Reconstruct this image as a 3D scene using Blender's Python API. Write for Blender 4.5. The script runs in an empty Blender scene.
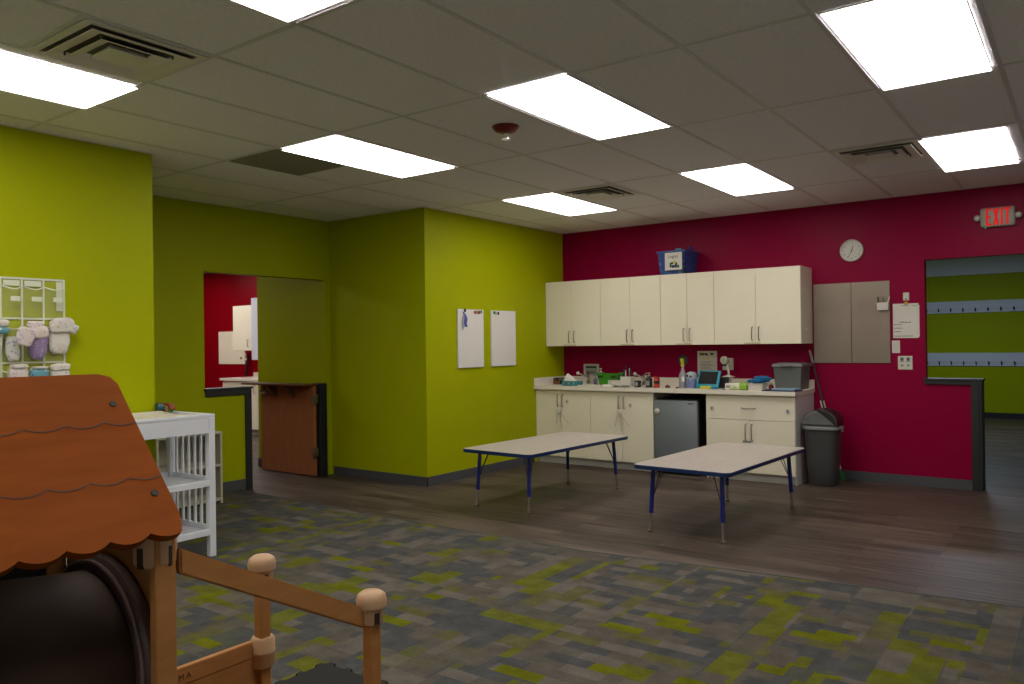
import bpy, bmesh, math, random
from mathutils import Vector, Matrix
random.seed(7)
SC = bpy.context.scene
COL = SC.collection
PI = math.pi

# ------------------------------------------------------------------ camera
CAM = Vector((5.45193, -8.55515, 1.43839))
FPX, YAW, PIT, ROL = 787.50122, -0.63312, 0.00265, -0.01342
_F = Vector((math.sin(YAW)*math.cos(PIT), math.cos(YAW)*math.cos(PIT), math.sin(PIT)))
_R0 = Vector((math.cos(YAW), -math.sin(YAW), 0)); _U0 = _R0.cross(_F)
_R = _R0*math.cos(ROL) + _U0*math.sin(ROL); _U = -_R0*math.sin(ROL) + _U0*math.cos(ROL)
def at(u, v, ax, val):
    """surveying helper: where the sight line of an image point meets a plane of the room"""
    d = _F + _R*((u-512)/FPX) + _U*((342-v)/FPX)
    i = 'XYZ'.index(ax)
    return CAM + d*((val-CAM[i])/d[i])
def xr(u0, u1, Y, v=383):
    return at(u0, v, 'Y', Y).x, at(u1, v, 'Y', Y).x
cd = bpy.data.cameras.new('camera'); cam = bpy.data.objects.new('camera', cd); COL.objects.link(cam)
cd.sensor_fit = 'HORIZONTAL'; cd.sensor_width = 36; cd.lens = FPX/1024*36; cd.clip_start = .05; cd.clip_end = 60
M = Matrix((( _R.x, _U.x, -_F.x, CAM.x), (_R.y, _U.y, -_F.y, CAM.y), (_R.z, _U.z, -_F.z, CAM.z), (0, 0, 0, 1)))
cam.matrix_world = M
SC.camera = cam

# ------------------------------------------------------------------ materials
def s2l(c):
    return tuple(((x/255)/12.92 if x/255 <= .04045 else ((x/255+.055)/1.055)**2.4) for x in c)
def mat(name, col, rough=.5, metal=0., spec=.5, noise=0., nscale=8., bump=0., bscale=60., alpha=1., emit=None, estr=0., coat=0., trans=0.):
    m = bpy.data.materials.new(name); m.use_nodes = True
    nt = m.node_tree; b = nt.nodes['Principled BSDF']
    col = tuple(col)[:3]
    b.inputs['Base Color'].default_value = (*col, 1); b.inputs['Roughness'].default_value = rough
    b.inputs['Metallic'].default_value = metal; b.inputs['Specular IOR Level'].default_value = spec
    b.inputs['Alpha'].default_value = alpha; b.inputs['Coat Weight'].default_value = coat
    b.inputs['Transmission Weight'].default_value = trans
    if emit: b.inputs['Emission Color'].default_value = (*emit, 1); b.inputs['Emission Strength'].default_value = estr
    if noise or bump:
        tc = nt.nodes.new('ShaderNodeTexCoord')
    if noise:
        n = nt.nodes.new('ShaderNodeTexNoise'); n.inputs['Scale'].default_value = nscale; n.inputs['Detail'].default_value = 4
        nt.links.new(tc.outputs['Object'], n.inputs['Vector'])
        r = nt.nodes.new('ShaderNodeValToRGB')
        r.color_ramp.elements[0].position = .3; r.color_ramp.elements[1].position = .7
        r.color_ramp.elements[0].color = (*[c*(1-noise) for c in col], 1)
        r.color_ramp.elements[1].color = (*[min(1, c*(1+noise)) for c in col], 1)
        nt.links.new(n.outputs['Fac'], r.inputs['Fac']); nt.links.new(r.outputs['Color'], b.inputs['Base Color'])
    if bump:
        n2 = nt.nodes.new('ShaderNodeTexNoise'); n2.inputs['Scale'].default_value = bscale; n2.inputs['Detail'].default_value = 3
        nt.links.new(tc.outputs['Object'], n2.inputs['Vector'])
        bp = nt.nodes.new('ShaderNodeBump'); bp.inputs['Strength'].default_value = bump; bp.inputs['Distance'].default_value = .003
        nt.links.new(n2.outputs['Fac'], bp.inputs['Height']); nt.links.new(bp.outputs['Normal'], b.inputs['Normal'])
    return m
def ramp(nt, stops, interp='CONSTANT'):
    r = nt.nodes.new('ShaderNodeValToRGB'); cr = r.color_ramp; cr.interpolation = interp
    while len(cr.elements) > 1: cr.elements.remove(cr.elements[-1])
    cr.elements[0].position = stops[0][0]; cr.elements[0].color = (*stops[0][1], 1)
    for p, c in stops[1:]:
        e = cr.elements.new(p); e.color = (*c, 1)
    return r
def mathn(nt, op, a, b=None):
    n = nt.nodes.new('ShaderNodeMath'); n.operation = op
    for i, x in enumerate((a, b)):
        if x is None: continue
        if isinstance(x, (int, float)): n.inputs[i].default_value = x
        else: nt.links.new(x, n.inputs[i])
    return n.outputs[0]
def mixc(nt, fac, a, b, blend='MIX'):
    n = nt.nodes.new('ShaderNodeMixRGB'); n.blend_type = blend
    for i, x in ((0, fac), (1, a), (2, b)):
        if isinstance(x, (int, float)): n.inputs[i].default_value = x
        elif isinstance(x, tuple): n.inputs[i].default_value = (*x, 1)
        else: nt.links.new(x, n.inputs[i])
    return n.outputs[0]
def brick(nt, vec, w, h, off, freq=2):
    n = nt.nodes.new('ShaderNodeTexBrick'); n.offset = off; n.offset_frequency = freq; n.squash = 1.0
    n.inputs['Color1'].default_value = (0, 0, 0, 1); n.inputs['Color2'].default_value = (1, 1, 1, 1); n.inputs['Mortar'].default_value = (0, 0, 0, 1)
    n.inputs['Scale'].default_value = 1; n.inputs['Mortar Size'].default_value = 0; n.inputs['Brick Width'].default_value = w; n.inputs['Row Height'].default_value = h
    n.inputs['Bias'].default_value = 0
    nt.links.new(vec, n.inputs['Vector']); return n
def carpet_material():
    m = bpy.data.materials.new('carpet_tiles'); m.use_nodes = True; nt = m.node_tree; b = nt.nodes['Principled BSDF']
    tc = nt.nodes.new('ShaderNodeTexCoord'); o = tc.outputs['Object']
    mp = nt.nodes.new('ShaderNodeMapping'); mp.inputs['Rotation'].default_value = (0, 0, PI/2); mp.inputs['Location'].default_value = (.13, .41, 0)
    nt.links.new(o, mp.inputs['Vector'])
    b1 = brick(nt, o, .31, .125, .37, 2); b2 = brick(nt, mp.outputs[0], .27, .12, .61, 2)
    ck = brick(nt, o, .5, .5, .0, 2)       # which way each carpet tile is laid
    sel = mathn(nt, 'GREATER_THAN', ck.outputs['Color'], .5)
    v = mixc(nt, sel, b1.outputs['Color'], b2.outputs['Color'])
    G1, G2, G3, GR, GR2 = (.084, .074, .062), (.112, .099, .085), (.060, .061, .063), (.100, .108, .004), (.088, .086, .030)
    r = ramp(nt, [(0, G1), (.13, G3), (.26, G2), (.36, GR), (.45, G1), (.56, G3), (.66, GR2), (.74, G2), (.84, GR), (.91, G3)])
    nt.links.new(v, r.inputs['Fac'])
    # a second, finer layer of half-toned blocks woven through the first
    mp2 = nt.nodes.new('ShaderNodeMapping'); mp2.inputs['Location'].default_value = (.217, .083, 0); nt.links.new(o, mp2.inputs['Vector'])
    b3 = brick(nt, mp2.outputs[0], .235, .082, .43, 2)
    r3 = ramp(nt, [(0, G3), (.22, G1), (.44, GR2), (.52, G2), (.70, G3), (.86, GR), (.93, G1)]); nt.links.new(b3.outputs['Color'], r3.inputs['Fac'])
    b4 = brick(nt, mp.outputs[0], .47, .155, .29, 2)
    pick = mathn(nt, 'GREATER_THAN', b4.outputs['Color'], .58)
    hard = mixc(nt, pick, r.outputs['Color'], r3.outputs['Color'])
    tone = mixc(nt, .16, hard, r3.outputs['Color'])
    # fine streaky loop pile
    n = nt.nodes.new('ShaderNodeTexNoise'); n.inputs['Scale'].default_value = 160; n.inputs['Detail'].default_value = 2
    nt.links.new(o, n.inputs['Vector'])
    n3 = nt.nodes.new('ShaderNodeTexNoise'); n3.inputs['Scale'].default_value = 9; n3.inputs['Detail'].default_value = 3
    nt.links.new(o, n3.inputs['Vector'])
    w = mathn(nt, 'ADD', mathn(nt, 'MULTIPLY', n.outputs['Fac'], .7), mathn(nt, 'MULTIPLY', n3.outputs['Fac'], .9))
    w = mathn(nt, 'ADD', w, .2)
    c = mixc(nt, 1.0, tone, w, 'MULTIPLY')
    nt.links.new(c, b.inputs['Base Color']); b.inputs['Roughness'].default_value = 1; b.inputs['Specular IOR Level'].default_value = .1
    bp = nt.nodes.new('ShaderNodeBump'); bp.inputs['Strength'].default_value = .4; bp.inputs['Distance'].default_value = .003
    nt.links.new(n.outputs['Fac'], bp.inputs['Height']); nt.links.new(bp.outputs['Normal'], b.inputs['Normal'])
    return m
def plank_material():
    m = bpy.data.materials.new('vinyl_planks'); m.use_nodes = True; nt = m.node_tree; b = nt.nodes['Principled BSDF']
    tc = nt.nodes.new('ShaderNodeTexCoord'); o = tc.outputs['Object']
    bk = brick(nt, o, 1.22, .15, .37, 2)
    mp = nt.nodes.new('ShaderNodeMapping'); mp.inputs['Scale'].default_value = (.9, 17, 1)
    nt.links.new(o, mp.inputs['Vector'])
    n = nt.nodes.new('ShaderNodeTexNoise'); n.inputs['Scale'].default_value = 1.6; n.inputs['Detail'].default_value = 6; n.inputs['Roughness'].default_value = .62
    nt.links.new(mp.outputs[0], n.inputs['Vector'])
    f = mathn(nt, 'ADD', mathn(nt, 'MULTIPLY', bk.outputs['Color'], .19), mathn(nt, 'MULTIPLY', n.outputs['Fac'], .9))
    r = ramp(nt, [(.36, (.026, .0175, .0135)), (.52, (.066, .046, .037)), (.72, (.125, .092, .074))], 'LINEAR')
    nt.links.new(f, r.inputs['Fac'])
    bk2 = brick(nt, o, 1.22, .15, .37, 2); bk2.inputs['Mortar Size'].default_value = .0028; bk2.inputs['Mortar Smooth'].default_value = .3
    c = mixc(nt, bk2.outputs['Fac'], r.outputs['Color'], (.035, .028, .023))
    nt.links.new(c, b.inputs['Base Color']); b.inputs['Roughness'].default_value = .48; b.inputs['Specular IOR Level'].default_value = .3
    return m
def wood_material(name, dark, light, scale=(3, 40, 3), rough=.4, spec=.4):
    m = bpy.data.materials.new(name); m.use_nodes = True; nt = m.node_tree; b = nt.nodes['Principled BSDF']
    tc = nt.nodes.new('ShaderNodeTexCoord'); mp = nt.nodes.new('ShaderNodeMapping'); mp.inputs['Scale'].default_value = scale
    nt.links.new(tc.outputs['Object'], mp.inputs['Vector'])
    n = nt.nodes.new('ShaderNodeTexNoise'); n.inputs['Scale'].default_value = 2.2; n.inputs['Detail'].default_value = 6; n.inputs['Distortion'].default_value = .6
    nt.links.new(mp.outputs[0], n.inputs['Vector'])
    r = ramp(nt, [(.3, dark), (.7, light)], 'LINEAR'); nt.links.new(n.outputs['Fac'], r.inputs['Fac'])
    nt.links.new(r.outputs['Color'], b.inputs['Base Color']); b.inputs['Roughness'].default_value = rough; b.inputs['Specular IOR Level'].default_value = spec
    return m
def pattern_material(name, base, spots, scale=40, rough=.7, lo=.58):
    m = bpy.data.materials.new(name); m.use_nodes = True; nt = m.node_tree; b = nt.nodes['Principled BSDF']
    tc = nt.nodes.new('ShaderNodeTexCoord')
    vo = nt.nodes.new('ShaderNodeTexVoronoi'); vo.inputs['Scale'].default_value = scale; nt.links.new(tc.outputs['Object'], vo.inputs['Vector'])
    sep = nt.nodes.new('ShaderNodeSeparateColor'); nt.links.new(vo.outputs['Color'], sep.inputs[0])
    st = [(0, base)]; k = len(spots)
    for i, c in enumerate(spots): st.append((lo+(1-lo)*i/k, c))
    r = ramp(nt, st); nt.links.new(sep.outputs[0], r.inputs['Fac'])
    near = mathn(nt, 'LESS_THAN', vo.outputs['Distance'], .42)
    nt.links.new(mixc(nt, near, base, r.outputs['Color']), b.inputs['Base Color']); b.inputs['Roughness'].default_value = rough
    return m
def clear_material(name, tint, amount, rough=.08):
    m = bpy.data.materials.new(name); m.use_nodes = True; nt = m.node_tree; b = nt.nodes['Principled BSDF']
    b.inputs['Base Color'].default_value = (*tint, 1); b.inputs['Roughness'].default_value = rough; b.inputs['Alpha'].default_value = amount
    return m

W = dict(
 green=mat('lime_green_paint', (.345, .382, .0006), .48, noise=.02, nscale=2, bump=.12, bscale=220, spec=.09),
 red=mat('magenta_red_paint', (.250, .0006, .036), .40, noise=.02, nscale=2, bump=.10, bscale=220, spec=.09),
 red_warmlit=mat('red_paint_warm_lit', (.225, .0006, .006), .42, noise=.02, nscale=2, bump=.10, bscale=220, spec=.09),  # same red paint, with the next room's warmer light put into the colour
 tile=mat('ceiling_tile', (.86, .835, .895), .95, noise=.05, nscale=45, bump=.5, bscale=120, spec=.1),
 grid=mat('ceiling_grid_metal', (.66, .64, .66), .5),
 base=mat('rubber_base', (.062, .066, .074), .55, noise=.05),
 trim=mat('dark_grey_trim', (.013, .0145, .018), .5),
 white=mat('white_plaster', (.62, .63, .65), .8),
 hookboard=mat('white_hook_board', (.60, .63, .72), .5),
 lam=mat('white_laminate', (.79, .73, .585), .38, noise=.02, nscale=3),
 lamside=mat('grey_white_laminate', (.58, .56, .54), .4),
 counter=mat('counter_laminate', (.74, .69, .60), .3, noise=.03, nscale=90),
 kick=mat('toe_kick', (.50, .49, .47), .5),
 nickel=mat('brushed_nickel', (.30, .27, .23), .35, metal=1),
 satin=mat('satin_metal', (.55, .56, .58), .35, metal=.5),
 chrome=mat('chrome', (.75, .76, .78), .12, metal=1),
 steel=mat('brushed_steel_sheet', (.275, .225, .185), .45, metal=.8, noise=.10, nscale=2.5, bump=.1, bscale=30),
 black=mat('black_plastic', (.008, .008, .009), .45),
 fridge=mat('silver_fridge_skin', (.215, .24, .27), .38, metal=.3),
 tabletop=wood_material('whitewashed_table_laminate', (.42, .37, .335), (.50, .445, .405), (40, 2, 3), .35),
 blue=mat('royal_blue_plastic', (.003, .019, .088), .35),
 bluemetal=mat('blue_enamel', (.006, .014, .16), .3),
 wire=mat('dark_blue_wire', (.012, .016, .05), .35),
 whiteboard=mat('whiteboard_surface', (.72, .70, .67), .25, spec=.5),
 diffuser=mat('lit_diffuser', (.9, .9, .88), .6, emit=(1, .95, .88), estr=8.8),
 fixture=mat('white_enamel', (.55, .54, .50), .5),
 vent=mat('vent_enamel', (.74, .71, .66), .5),
 ventdark=mat('vent_dark', (.13, .12, .10), .8),
 returngrille=mat('perforated_return', (.26, .24, .20), .9, noise=.25, nscale=120),
 door=wood_material('cherry_door', (.30, .105, .036), (.38, .14, .052), (30, 30, 2.2), .4),
 doordark=wood_material('cherry_shelf', (.10, .032, .011), (.14, .045, .016), (3, 30, 30), .4),
 roof=wood_material('orange_brown_laminate', (.190, .043, .004), (.235, .057, .006), (14, 2.5, 14), .5, .05),
 groove=mat('dark_groove', (.03, .012, .006), .6),
 tan=wood_material('tan_maple_wood', (.34, .150, .045), (.41, .185, .060), (4, 4, 18), .42, .25),
 tanplastic=mat('tan_plastic', (.50, .31, .18), .38, spec=.35),
 tunnel=mat('dark_brown_plastic', (.046, .027, .018), .6, spec=.15),
 rimedge=mat('pale_rim_edge', (.17, .105, .095), .4),
 tunnelrim=mat('brown_plastic_rim', (.085, .048, .042), .4),
 whitewood=mat('white_painted_wood', (.70, .72, .78), .4),
 cream=mat('cream_board', (.48, .45, .34), .5),
 pad=mat('cream_vinyl_pad', (.68, .63, .52), .5),
 foam=mat('black_foam', (.010, .010, .010), .95, bump=.3, bscale=200),
 silverpaper=mat('grey_notice_paper', (.36, .37, .37), .7),
 paper=mat('white_paper', (.66, .63, .57), .8),
 ink=mat('black_ink', (.012, .012, .012), .7),
 greyink=mat('grey_ink', (.12, .12, .12), .7),
 offwhite=mat('off_white_plastic', (.62, .59, .53), .4),
 grey=mat('grey_can_plastic', (.062, .061, .062), .4, spec=.3),
 greyrim=mat('light_grey_can_rim', (.24, .24, .24), .35),
 greylid=mat('grey_can_lid', (.13, .132, .134), .33),
 flap=mat('black_can_flap', (.014, .010, .011), .4),
 broomh=mat('grey_green_handle', (.028, .033, .026), .4),
 gbrush=mat('green_bristles', (.006, .11, .02), .7, noise=.3, nscale=60),
 bluebin=mat('blue_basket_plastic', (.008, .05, .28), .35),
 bluebin_in=pattern_material('blue_basket_with_blocks', (.010, .045, .22), [(.02, .14, .45), (.10, .16, .10), (.05, .05, .10), (.03, .10, .30)], 22, .5, .4),
 greenbin=mat('green_basket_plastic', (.035, .26, .008), .38),
 teal=mat('teal_plastic', (.015, .26, .38), .4),
 yellow=mat('yellow_plastic', (.55, .50, .03), .4),
 screen=mat('tablet_screen', (.004, .004, .005), .45, spec=.15),
 tealbox=pattern_material('teal_patterned_card', (.05, .20, .23), [(.02, .08, .10), (.25, .40, .40), (.01, .03, .04)], 45, .7, .45),
 tissue=mat('tissue_paper', (.70, .66, .62), .95),
 purple=mat('purple_soap', (.17, .14, .24), .3),
 clearsoap=clear_material('clear_bottle', (.62, .64, .72), .55, .15),
 clearback=clear_material('clear_backing', (.9, .95, .7), .03, .3),
 clear=clear_material('clear_vinyl', (.9, .95, .75), .09, .06),
 brown=mat('brown_cardboard', (.16, .065, .028), .7),
 redp=mat('red_plastic', (.42, .035, .02), .4),
 darkred=mat('dark_red_enamel', (.13, .004, .005), .3),
 pink=mat('pinkish_pump', (.36, .24, .24), .4),
 navy=mat('navy_plastic', (.012, .016, .06), .5),
 bluecloth=mat('blue_cloth', (.008, .12, .30), .95, noise=.2, nscale=30, bump=.6, bscale=40),
 lightblue=mat('light_blue_card', (.20, .33, .48), .6, noise=.15, nscale=20),
 coral=mat('coral_sticker', (.55, .20, .14), .6),
 bingrey=clear_material('smoky_grey_bin', (.115, .125, .122), .93, .35),
 binlid=mat('smoky_grey_lid', (.20, .20, .19), .4),
 greenpk=pattern_material('white_green_wrapper', (.58, .60, .48), [(.40, .50, .20), (.62, .64, .55)], 16, .4, .35),
 limeprint=pattern_material('lime_wrapper', (.22, .42, .03), [(.40, .55, .12), (.14, .30, .02)], 18, .4, .4),
 owl=pattern_material('blue_printed_canister', (.16, .20, .40), [(.35, .42, .58), (.06, .08, .22)], 40, .4, .45),
 owlgrey=mat('pale_grey_lid', (.30, .36, .40), .4),
 spraybody=mat('frosted_bottle', (.25, .25, .29), .3),
 exitred=mat('exit_red_letters', (.35, .002, .002), .5, emit=(1, .004, .003), estr=.50, spec=.2),
 exitbody=mat('exit_housing', (.36, .35, .31), .45),
 greenled=mat('green_indicator', (.02, .3, .1), .4, emit=(.05, 1, .35), estr=.25),
 clockface=mat('clock_face', (.62, .60, .54), .4),
 strip=mat('white_binding', (.66, .68, .52), .6),
 diaperw=pattern_material('white_printed_diaper', (.64, .60, .55), [(.50, .46, .36), (.42, .42, .50), (.60, .45, .45)], 60, .9, .55),
 diaperpink=pattern_material('pink_printed_diaper', (.64, .56, .53), [(.50, .38, .42), (.44, .42, .52)], 60, .9, .6),
 diaperlav=pattern_material('lavender_printed_diaper', (.26, .19, .34), [(.42, .33, .50), (.20, .14, .30), (.48, .30, .42)], 60, .9, .45),
 diaperblue=pattern_material('blue_printed_diaper', (.12, .30, .38), [(.55, .60, .60), (.06, .18, .30)], 50, .9, .5),
 diaperstripe=pattern_material('grey_printed_diaper', (.62, .60, .56), [(.36, .40, .44), (.30, .32, .40)], 55, .9, .7),
 tealtoy=mat('teal_toy', (.008, .06, .08), .4), redtoy=mat('red_toy', (.22, .012, .008), .4), greentoy=mat('green_toy', (.01, .16, .02), .4), orangetoy=mat('orange_toy', (.5, .20, .03), .4),
 tape=mat('tan_label_tape', (.55, .42, .27), .6),
 markred=mat('red_marker', (.45, .04, .05), .5), markorange=mat('orange_marker', (.5, .2, .04), .5),
 markgreen=mat('green_marker', (.02, .16, .06), .5), markblue=mat('blue_marker', (.02, .03, .30), .5),
 glove=mat('blue_glove_rubber', (.06, .09, .36), .5, noise=.3, nscale=25), glovegrey=mat('grey_glove_rubber', (.30, .33, .36), .6),
 gold=mat('brass', (.5, .32, .06), .3, metal=1),
 lime=mat('lime_print', (.36, .42, .03), .7), olive=mat('olive_print', (.14, .15, .03), .7),
 carpet=carpet_material(), planks=plank_material(),
)

# ------------------------------------------------------------------ geometry helpers
class B:
    """collects shapes and links them as one mesh object"""
    def __init__(s): s.bm = bmesh.new(); s.mi = 0
    def _mark(s, n0):
        s.bm.faces.ensure_lookup_table()
        for f in s.bm.faces[n0:]: f.material_index = s.mi
    def box(s, x0, x1, y0, y1, z0, z1, bev=0., seg=2):
        n0 = len(s.bm.faces)
        r = bmesh.ops.create_cube(s.bm, size=1)
        vs = r['verts']
        for v in vs:
            v.co = Vector(((x0+x1)/2+v.co.x*(x1-x0), (y0+y1)/2+v.co.y*(y1-y0), (z0+z1)/2+v.co.z*(z1-z0)))
        if bev:
            es = list({e for v in vs for e in v.link_edges})
            bmesh.ops.bevel(s.bm, geom=es, offset=min(bev, .49*min(abs(x1-x0), abs(y1-y0), abs(z1-z0))), segments=seg, profile=.5, affect='EDGES')
        s._mark(n0); return s
    def tube(s, pts, r, seg=10, caps=True, r2=None, flat=None):
        """round bar along a polyline; r may be a list"""
        n0 = len(s.bm.faces)
        pts = [Vector(p) for p in pts]; n = len(pts)
        rs = r if isinstance(r, (list, tuple)) else [r]*n
        rings = []; up = None
        for i, p in enumerate(pts):
            d = (pts[min(i+1, n-1)]-pts[max(i-1, 0)])
            d = d.normalized() if d.length > 1e-9 else Vector((0, 0, 1))
            if up is None:
                a = Vector((0, 0, 1)) if abs(d.z) < .95 else Vector((1, 0, 0))
            else: a = up
            x = (a - d*a.dot(d)).normalized(); y = d.cross(x); up = x
            rings.append([s.bm.verts.new(p + (x*math.cos(t)+y*math.sin(t))*rs[i]) for t in [2*PI*k/seg for k in range(seg)]])
        for a, b in zip(rings, rings[1:]):
            for k in range(seg): s.bm.faces.new((a[k], a[(k+1) % seg], b[(k+1) % seg], b[k]))
        if caps:
            s.bm.faces.new(rings[0][::-1]); s.bm.faces.new(rings[-1])
        s._mark(n0); return s
    def lathe(s, prof, c=(0, 0, 0), seg=24, sx=1., sy=1., axis='Z'):
        """profile of (radius, height), closed at both ends"""
        n0 = len(s.bm.faces); c = Vector(c); rings = []
        for r, h in prof:
            ring = []
            for k in range(seg):
                t = 2*PI*k/seg; a, b = r*math.cos(t)*sx, r*math.sin(t)*sy
                v = {'Z': Vector((a, b, h)), 'Y': Vector((a, h, b)), 'X': Vector((h, a, b))}[axis]
                ring.append(s.bm.verts.new(c+v))
            rings.append(ring)
        for a, b in zip(rings, rings[1:]):
            for k in range(seg): s.bm.faces.new((a[k], a[(k+1) % seg], b[(k+1) % seg], b[k]))
        s.bm.faces.new(rings[0][::-1]); s.bm.faces.new(rings[-1])
        s._mark(n0); return s
    def loft(s, rings, caps=True):
        n0 = len(s.bm.faces); R = [[s.bm.verts.new(Vector(p)) for p in ring] for ring in rings]; k = len(R[0])
        for a, b in zip(R, R[1:]):
            for i in range(k): s.bm.faces.new((a[i], a[(i+1) % k], b[(i+1) % k], b[i]))
        if caps: s.bm.faces.new(R[0][::-1]); s.bm.faces.new(R[-1])
        s._mark(n0); return s
    def prism(s, pts, vec):
        """extrude a planar outline along vec"""
        vec = Vector(vec); return s.loft([[Vector(p) for p in pts], [Vector(p)+vec for p in pts]])
    def poly(s, pts):
        n0 = len(s.bm.faces); s.bm.faces.new([s.bm.verts.new(Vector(p)) for p in pts]); s._mark(n0); return s
    def ball(s, c, rx, ry=None, rz=None, u=16, v=10):
        n0 = len(s.bm.faces); ry = ry or rx; rz = rz or rx
        r = bmesh.ops.create_uvsphere(s.bm, u_segments=u, v_segments=v, radius=1)
        for q in r['verts']: q.co = Vector((c[0]+q.co.x*rx, c[1]+q.co.y*ry, c[2]+q.co.z*rz))
        s._mark(n0); return s
    def soft(s, x0, x1, y0, y1, z0, z1, jit=.0, p=3.5, n=10, seed=1, taper=1., turn=0.):
        """a plump, slightly crumpled cushion shape"""
        n0 = len(s.bm.faces); rnd = random.Random(seed)
        r = bmesh.ops.create_uvsphere(s.bm, u_segments=2*n, v_segments=n, radius=1)
        f = lambda t: math.copysign(abs(t)**(2/p), t)
        ph = [rnd.uniform(0, 6) for _ in range(6)]
        for q in r['verts']:
            a = Vector((f(q.co.x), f(q.co.y), f(q.co.z)))
            w = jit*(math.sin(5*a.y+ph[0]+3*a.z)+math.sin(7*a.z+ph[1]+2*a.x)+math.sin(9*a.x+4*a.y+ph[2]))
            q.co = Vector(((x0+x1)/2+a.x*(x1-x0)/2*(1+w), (y0+y1)/2+a.y*(y1-y0)/2*(1+w*.6), (z0+z1)/2+a.z*(z1-z0)/2*(1+w*.6)))
        zc_, yc_ = (z0+z1)/2, (y0+y1)/2
        for q in r['verts']:
            t_ = max(0., min(1., (z1-q.co.z)/(z1-z0)))
            q.co.y = yc_+(q.co.y-yc_)*(1+(taper-1)*t_)
            if turn:
                a_, b_ = q.co.y-yc_, q.co.z-zc_
                q.co.y = yc_+a_*math.cos(turn)-b_*math.sin(turn); q.co.z = zc_+a_*math.sin(turn)+b_*math.cos(turn)
        s._mark(n0); return s
    def text(s, body, size, org, right, up, depth=0., align='CENTER', sx=1.):
        cu = bpy.data.curves.new('lettering', 'FONT'); cu.body = body; cu.size = size; cu.align_x = align; cu.align_y = 'CENTER'; cu.resolution_u = 3
        if depth: cu.extrude = depth
        o = bpy.data.objects.new('lettering', cu); me = bpy.data.meshes.new_from_object(o)
        bpy.data.objects.remove(o); bpy.data.curves.remove(cu)
        right, up = Vector(right), Vector(up); nrm = right.cross(up); org = Vector(org); n0 = len(s.bm.faces)
        vs = [s.bm.verts.new(org+right*v.co.x*sx+up*v.co.y+nrm*v.co.z) for v in me.vertices]
        for p in me.polygons:
            try: s.bm.faces.new([vs[i] for i in p.vertices])
            except ValueError: pass
        bpy.data.meshes.remove(me); s._mark(n0); return s
    def rot(s, angle, axis, c):
        bmesh.ops.rotate(s.bm, cent=Vector(c), matrix=Matrix.Rotation(angle, 3, axis), verts=s.bm.verts); return s
ORG = {}
def obj(name, b, m, parent=None, smooth=None, kind=None, label=None, origin=None):
    """link the collected shapes as one mesh object, a thing of its own or a part of parent"""
    bm = b.bm
    bmesh.ops.recalc_face_normals(bm, faces=bm.faces)
    if parent is not None: org = ORG[parent.name]
    elif origin is not None: org = Vector(origin)
    else:
        xs = [v.co for v in bm.verts]
        lo = Vector([min(c[i] for c in xs) for i in range(3)]); hi = Vector([max(c[i] for c in xs) for i in range(3)])
        org = Vector(((lo.x+hi.x)/2, (lo.y+hi.y)/2, lo.z))
    for v in bm.verts: v.co -= org
    me = bpy.data.meshes.new(name); bm.to_mesh(me); bm.free()
    for x in (m if isinstance(m, (list, tuple)) else [m]): me.materials.append(W[x])
    if smooth:
        me.polygons.foreach_set('use_smooth', [True]*len(me.polygons))
        me.set_sharp_from_angle(angle=math.radians(smooth))
    o = bpy.data.objects.new(name, me); COL.objects.link(o)
    if parent is not None: o.parent = parent
    else: o.location = org
    ORG[o.name] = org
    if kind: o['kind'] = kind
    if label: o['label'] = label
    return o
def tag(o, label, cat, group=None):
    o['label'] = label; o['category'] = cat
    if group: o['group'] = group
    return o
def thing(name, label, cat, loc, group=None, rotz=0., local=False):
    o = bpy.data.objects.new(name, None); COL.objects.link(o); o.location = loc; o.rotation_euler = (0, 0, rotz); o.empty_display_size = .1
    ORG[o.name] = Vector((0, 0, 0)) if local else Vector(loc)
    return tag(o, label, cat, group)
def dup(root, loc, label, group=None, rotz=None):
    def cp(o, par):
        c = o.copy(); COL.objects.link(c)
        if par is not None: c.parent = par; c.matrix_parent_inverse = o.matrix_parent_inverse.copy()
        for ch in [k for k in bpy.data.objects if k.parent is o]: cp(ch, c)
        return c
    r = cp(root, None); r.location = loc; r['label'] = label
    if group: r['group'] = group
    if rotz is not None: r.rotation_euler = (0, 0, rotz)
    return r
def struct(name, b, m, parent=None, smooth=None):
    return obj(name, b, m, parent, smooth, kind='structure')

# ------------------------------------------------------------------ room shell
H = 2.848                     # ceiling height
XB, XR, YF = -1.45, 7.3, -10.7  # recess wall, right wall, wall behind the viewer
struct('floor', B().box(-9.0, 8.5, -10.82, 8.1, -.06, 0), 'planks')
c = B(); e = [(-1.45, -3.79), (.6, -3.87), (2.6, -3.89), (4.0, -3.72), (5.2, -3.58), (7.3, -3.4)]
c.prism([(x, y, .0005) for x, y in e] + [(7.3, YF, .0005), (0, YF, .0005), (0, -5.497, .0005), (-1.45, -5.497, .0005)], (0, 0, .004))
o = struct('floor_carpet', c, 'carpet'); o['label'] = 'carpet of grey, brown and lime blocks'
c = B()
c.prism([(x, y+.006, .0005) for x, y in e] + [(x, y-.006, .0005) for x, y in e[::-1]], (0, 0, .007))
struct('trim_1', c, 'base')
struct('ceiling', B().box(-9.0, 7.42, -10.82, .12, H, H+.06), 'tile')

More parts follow.
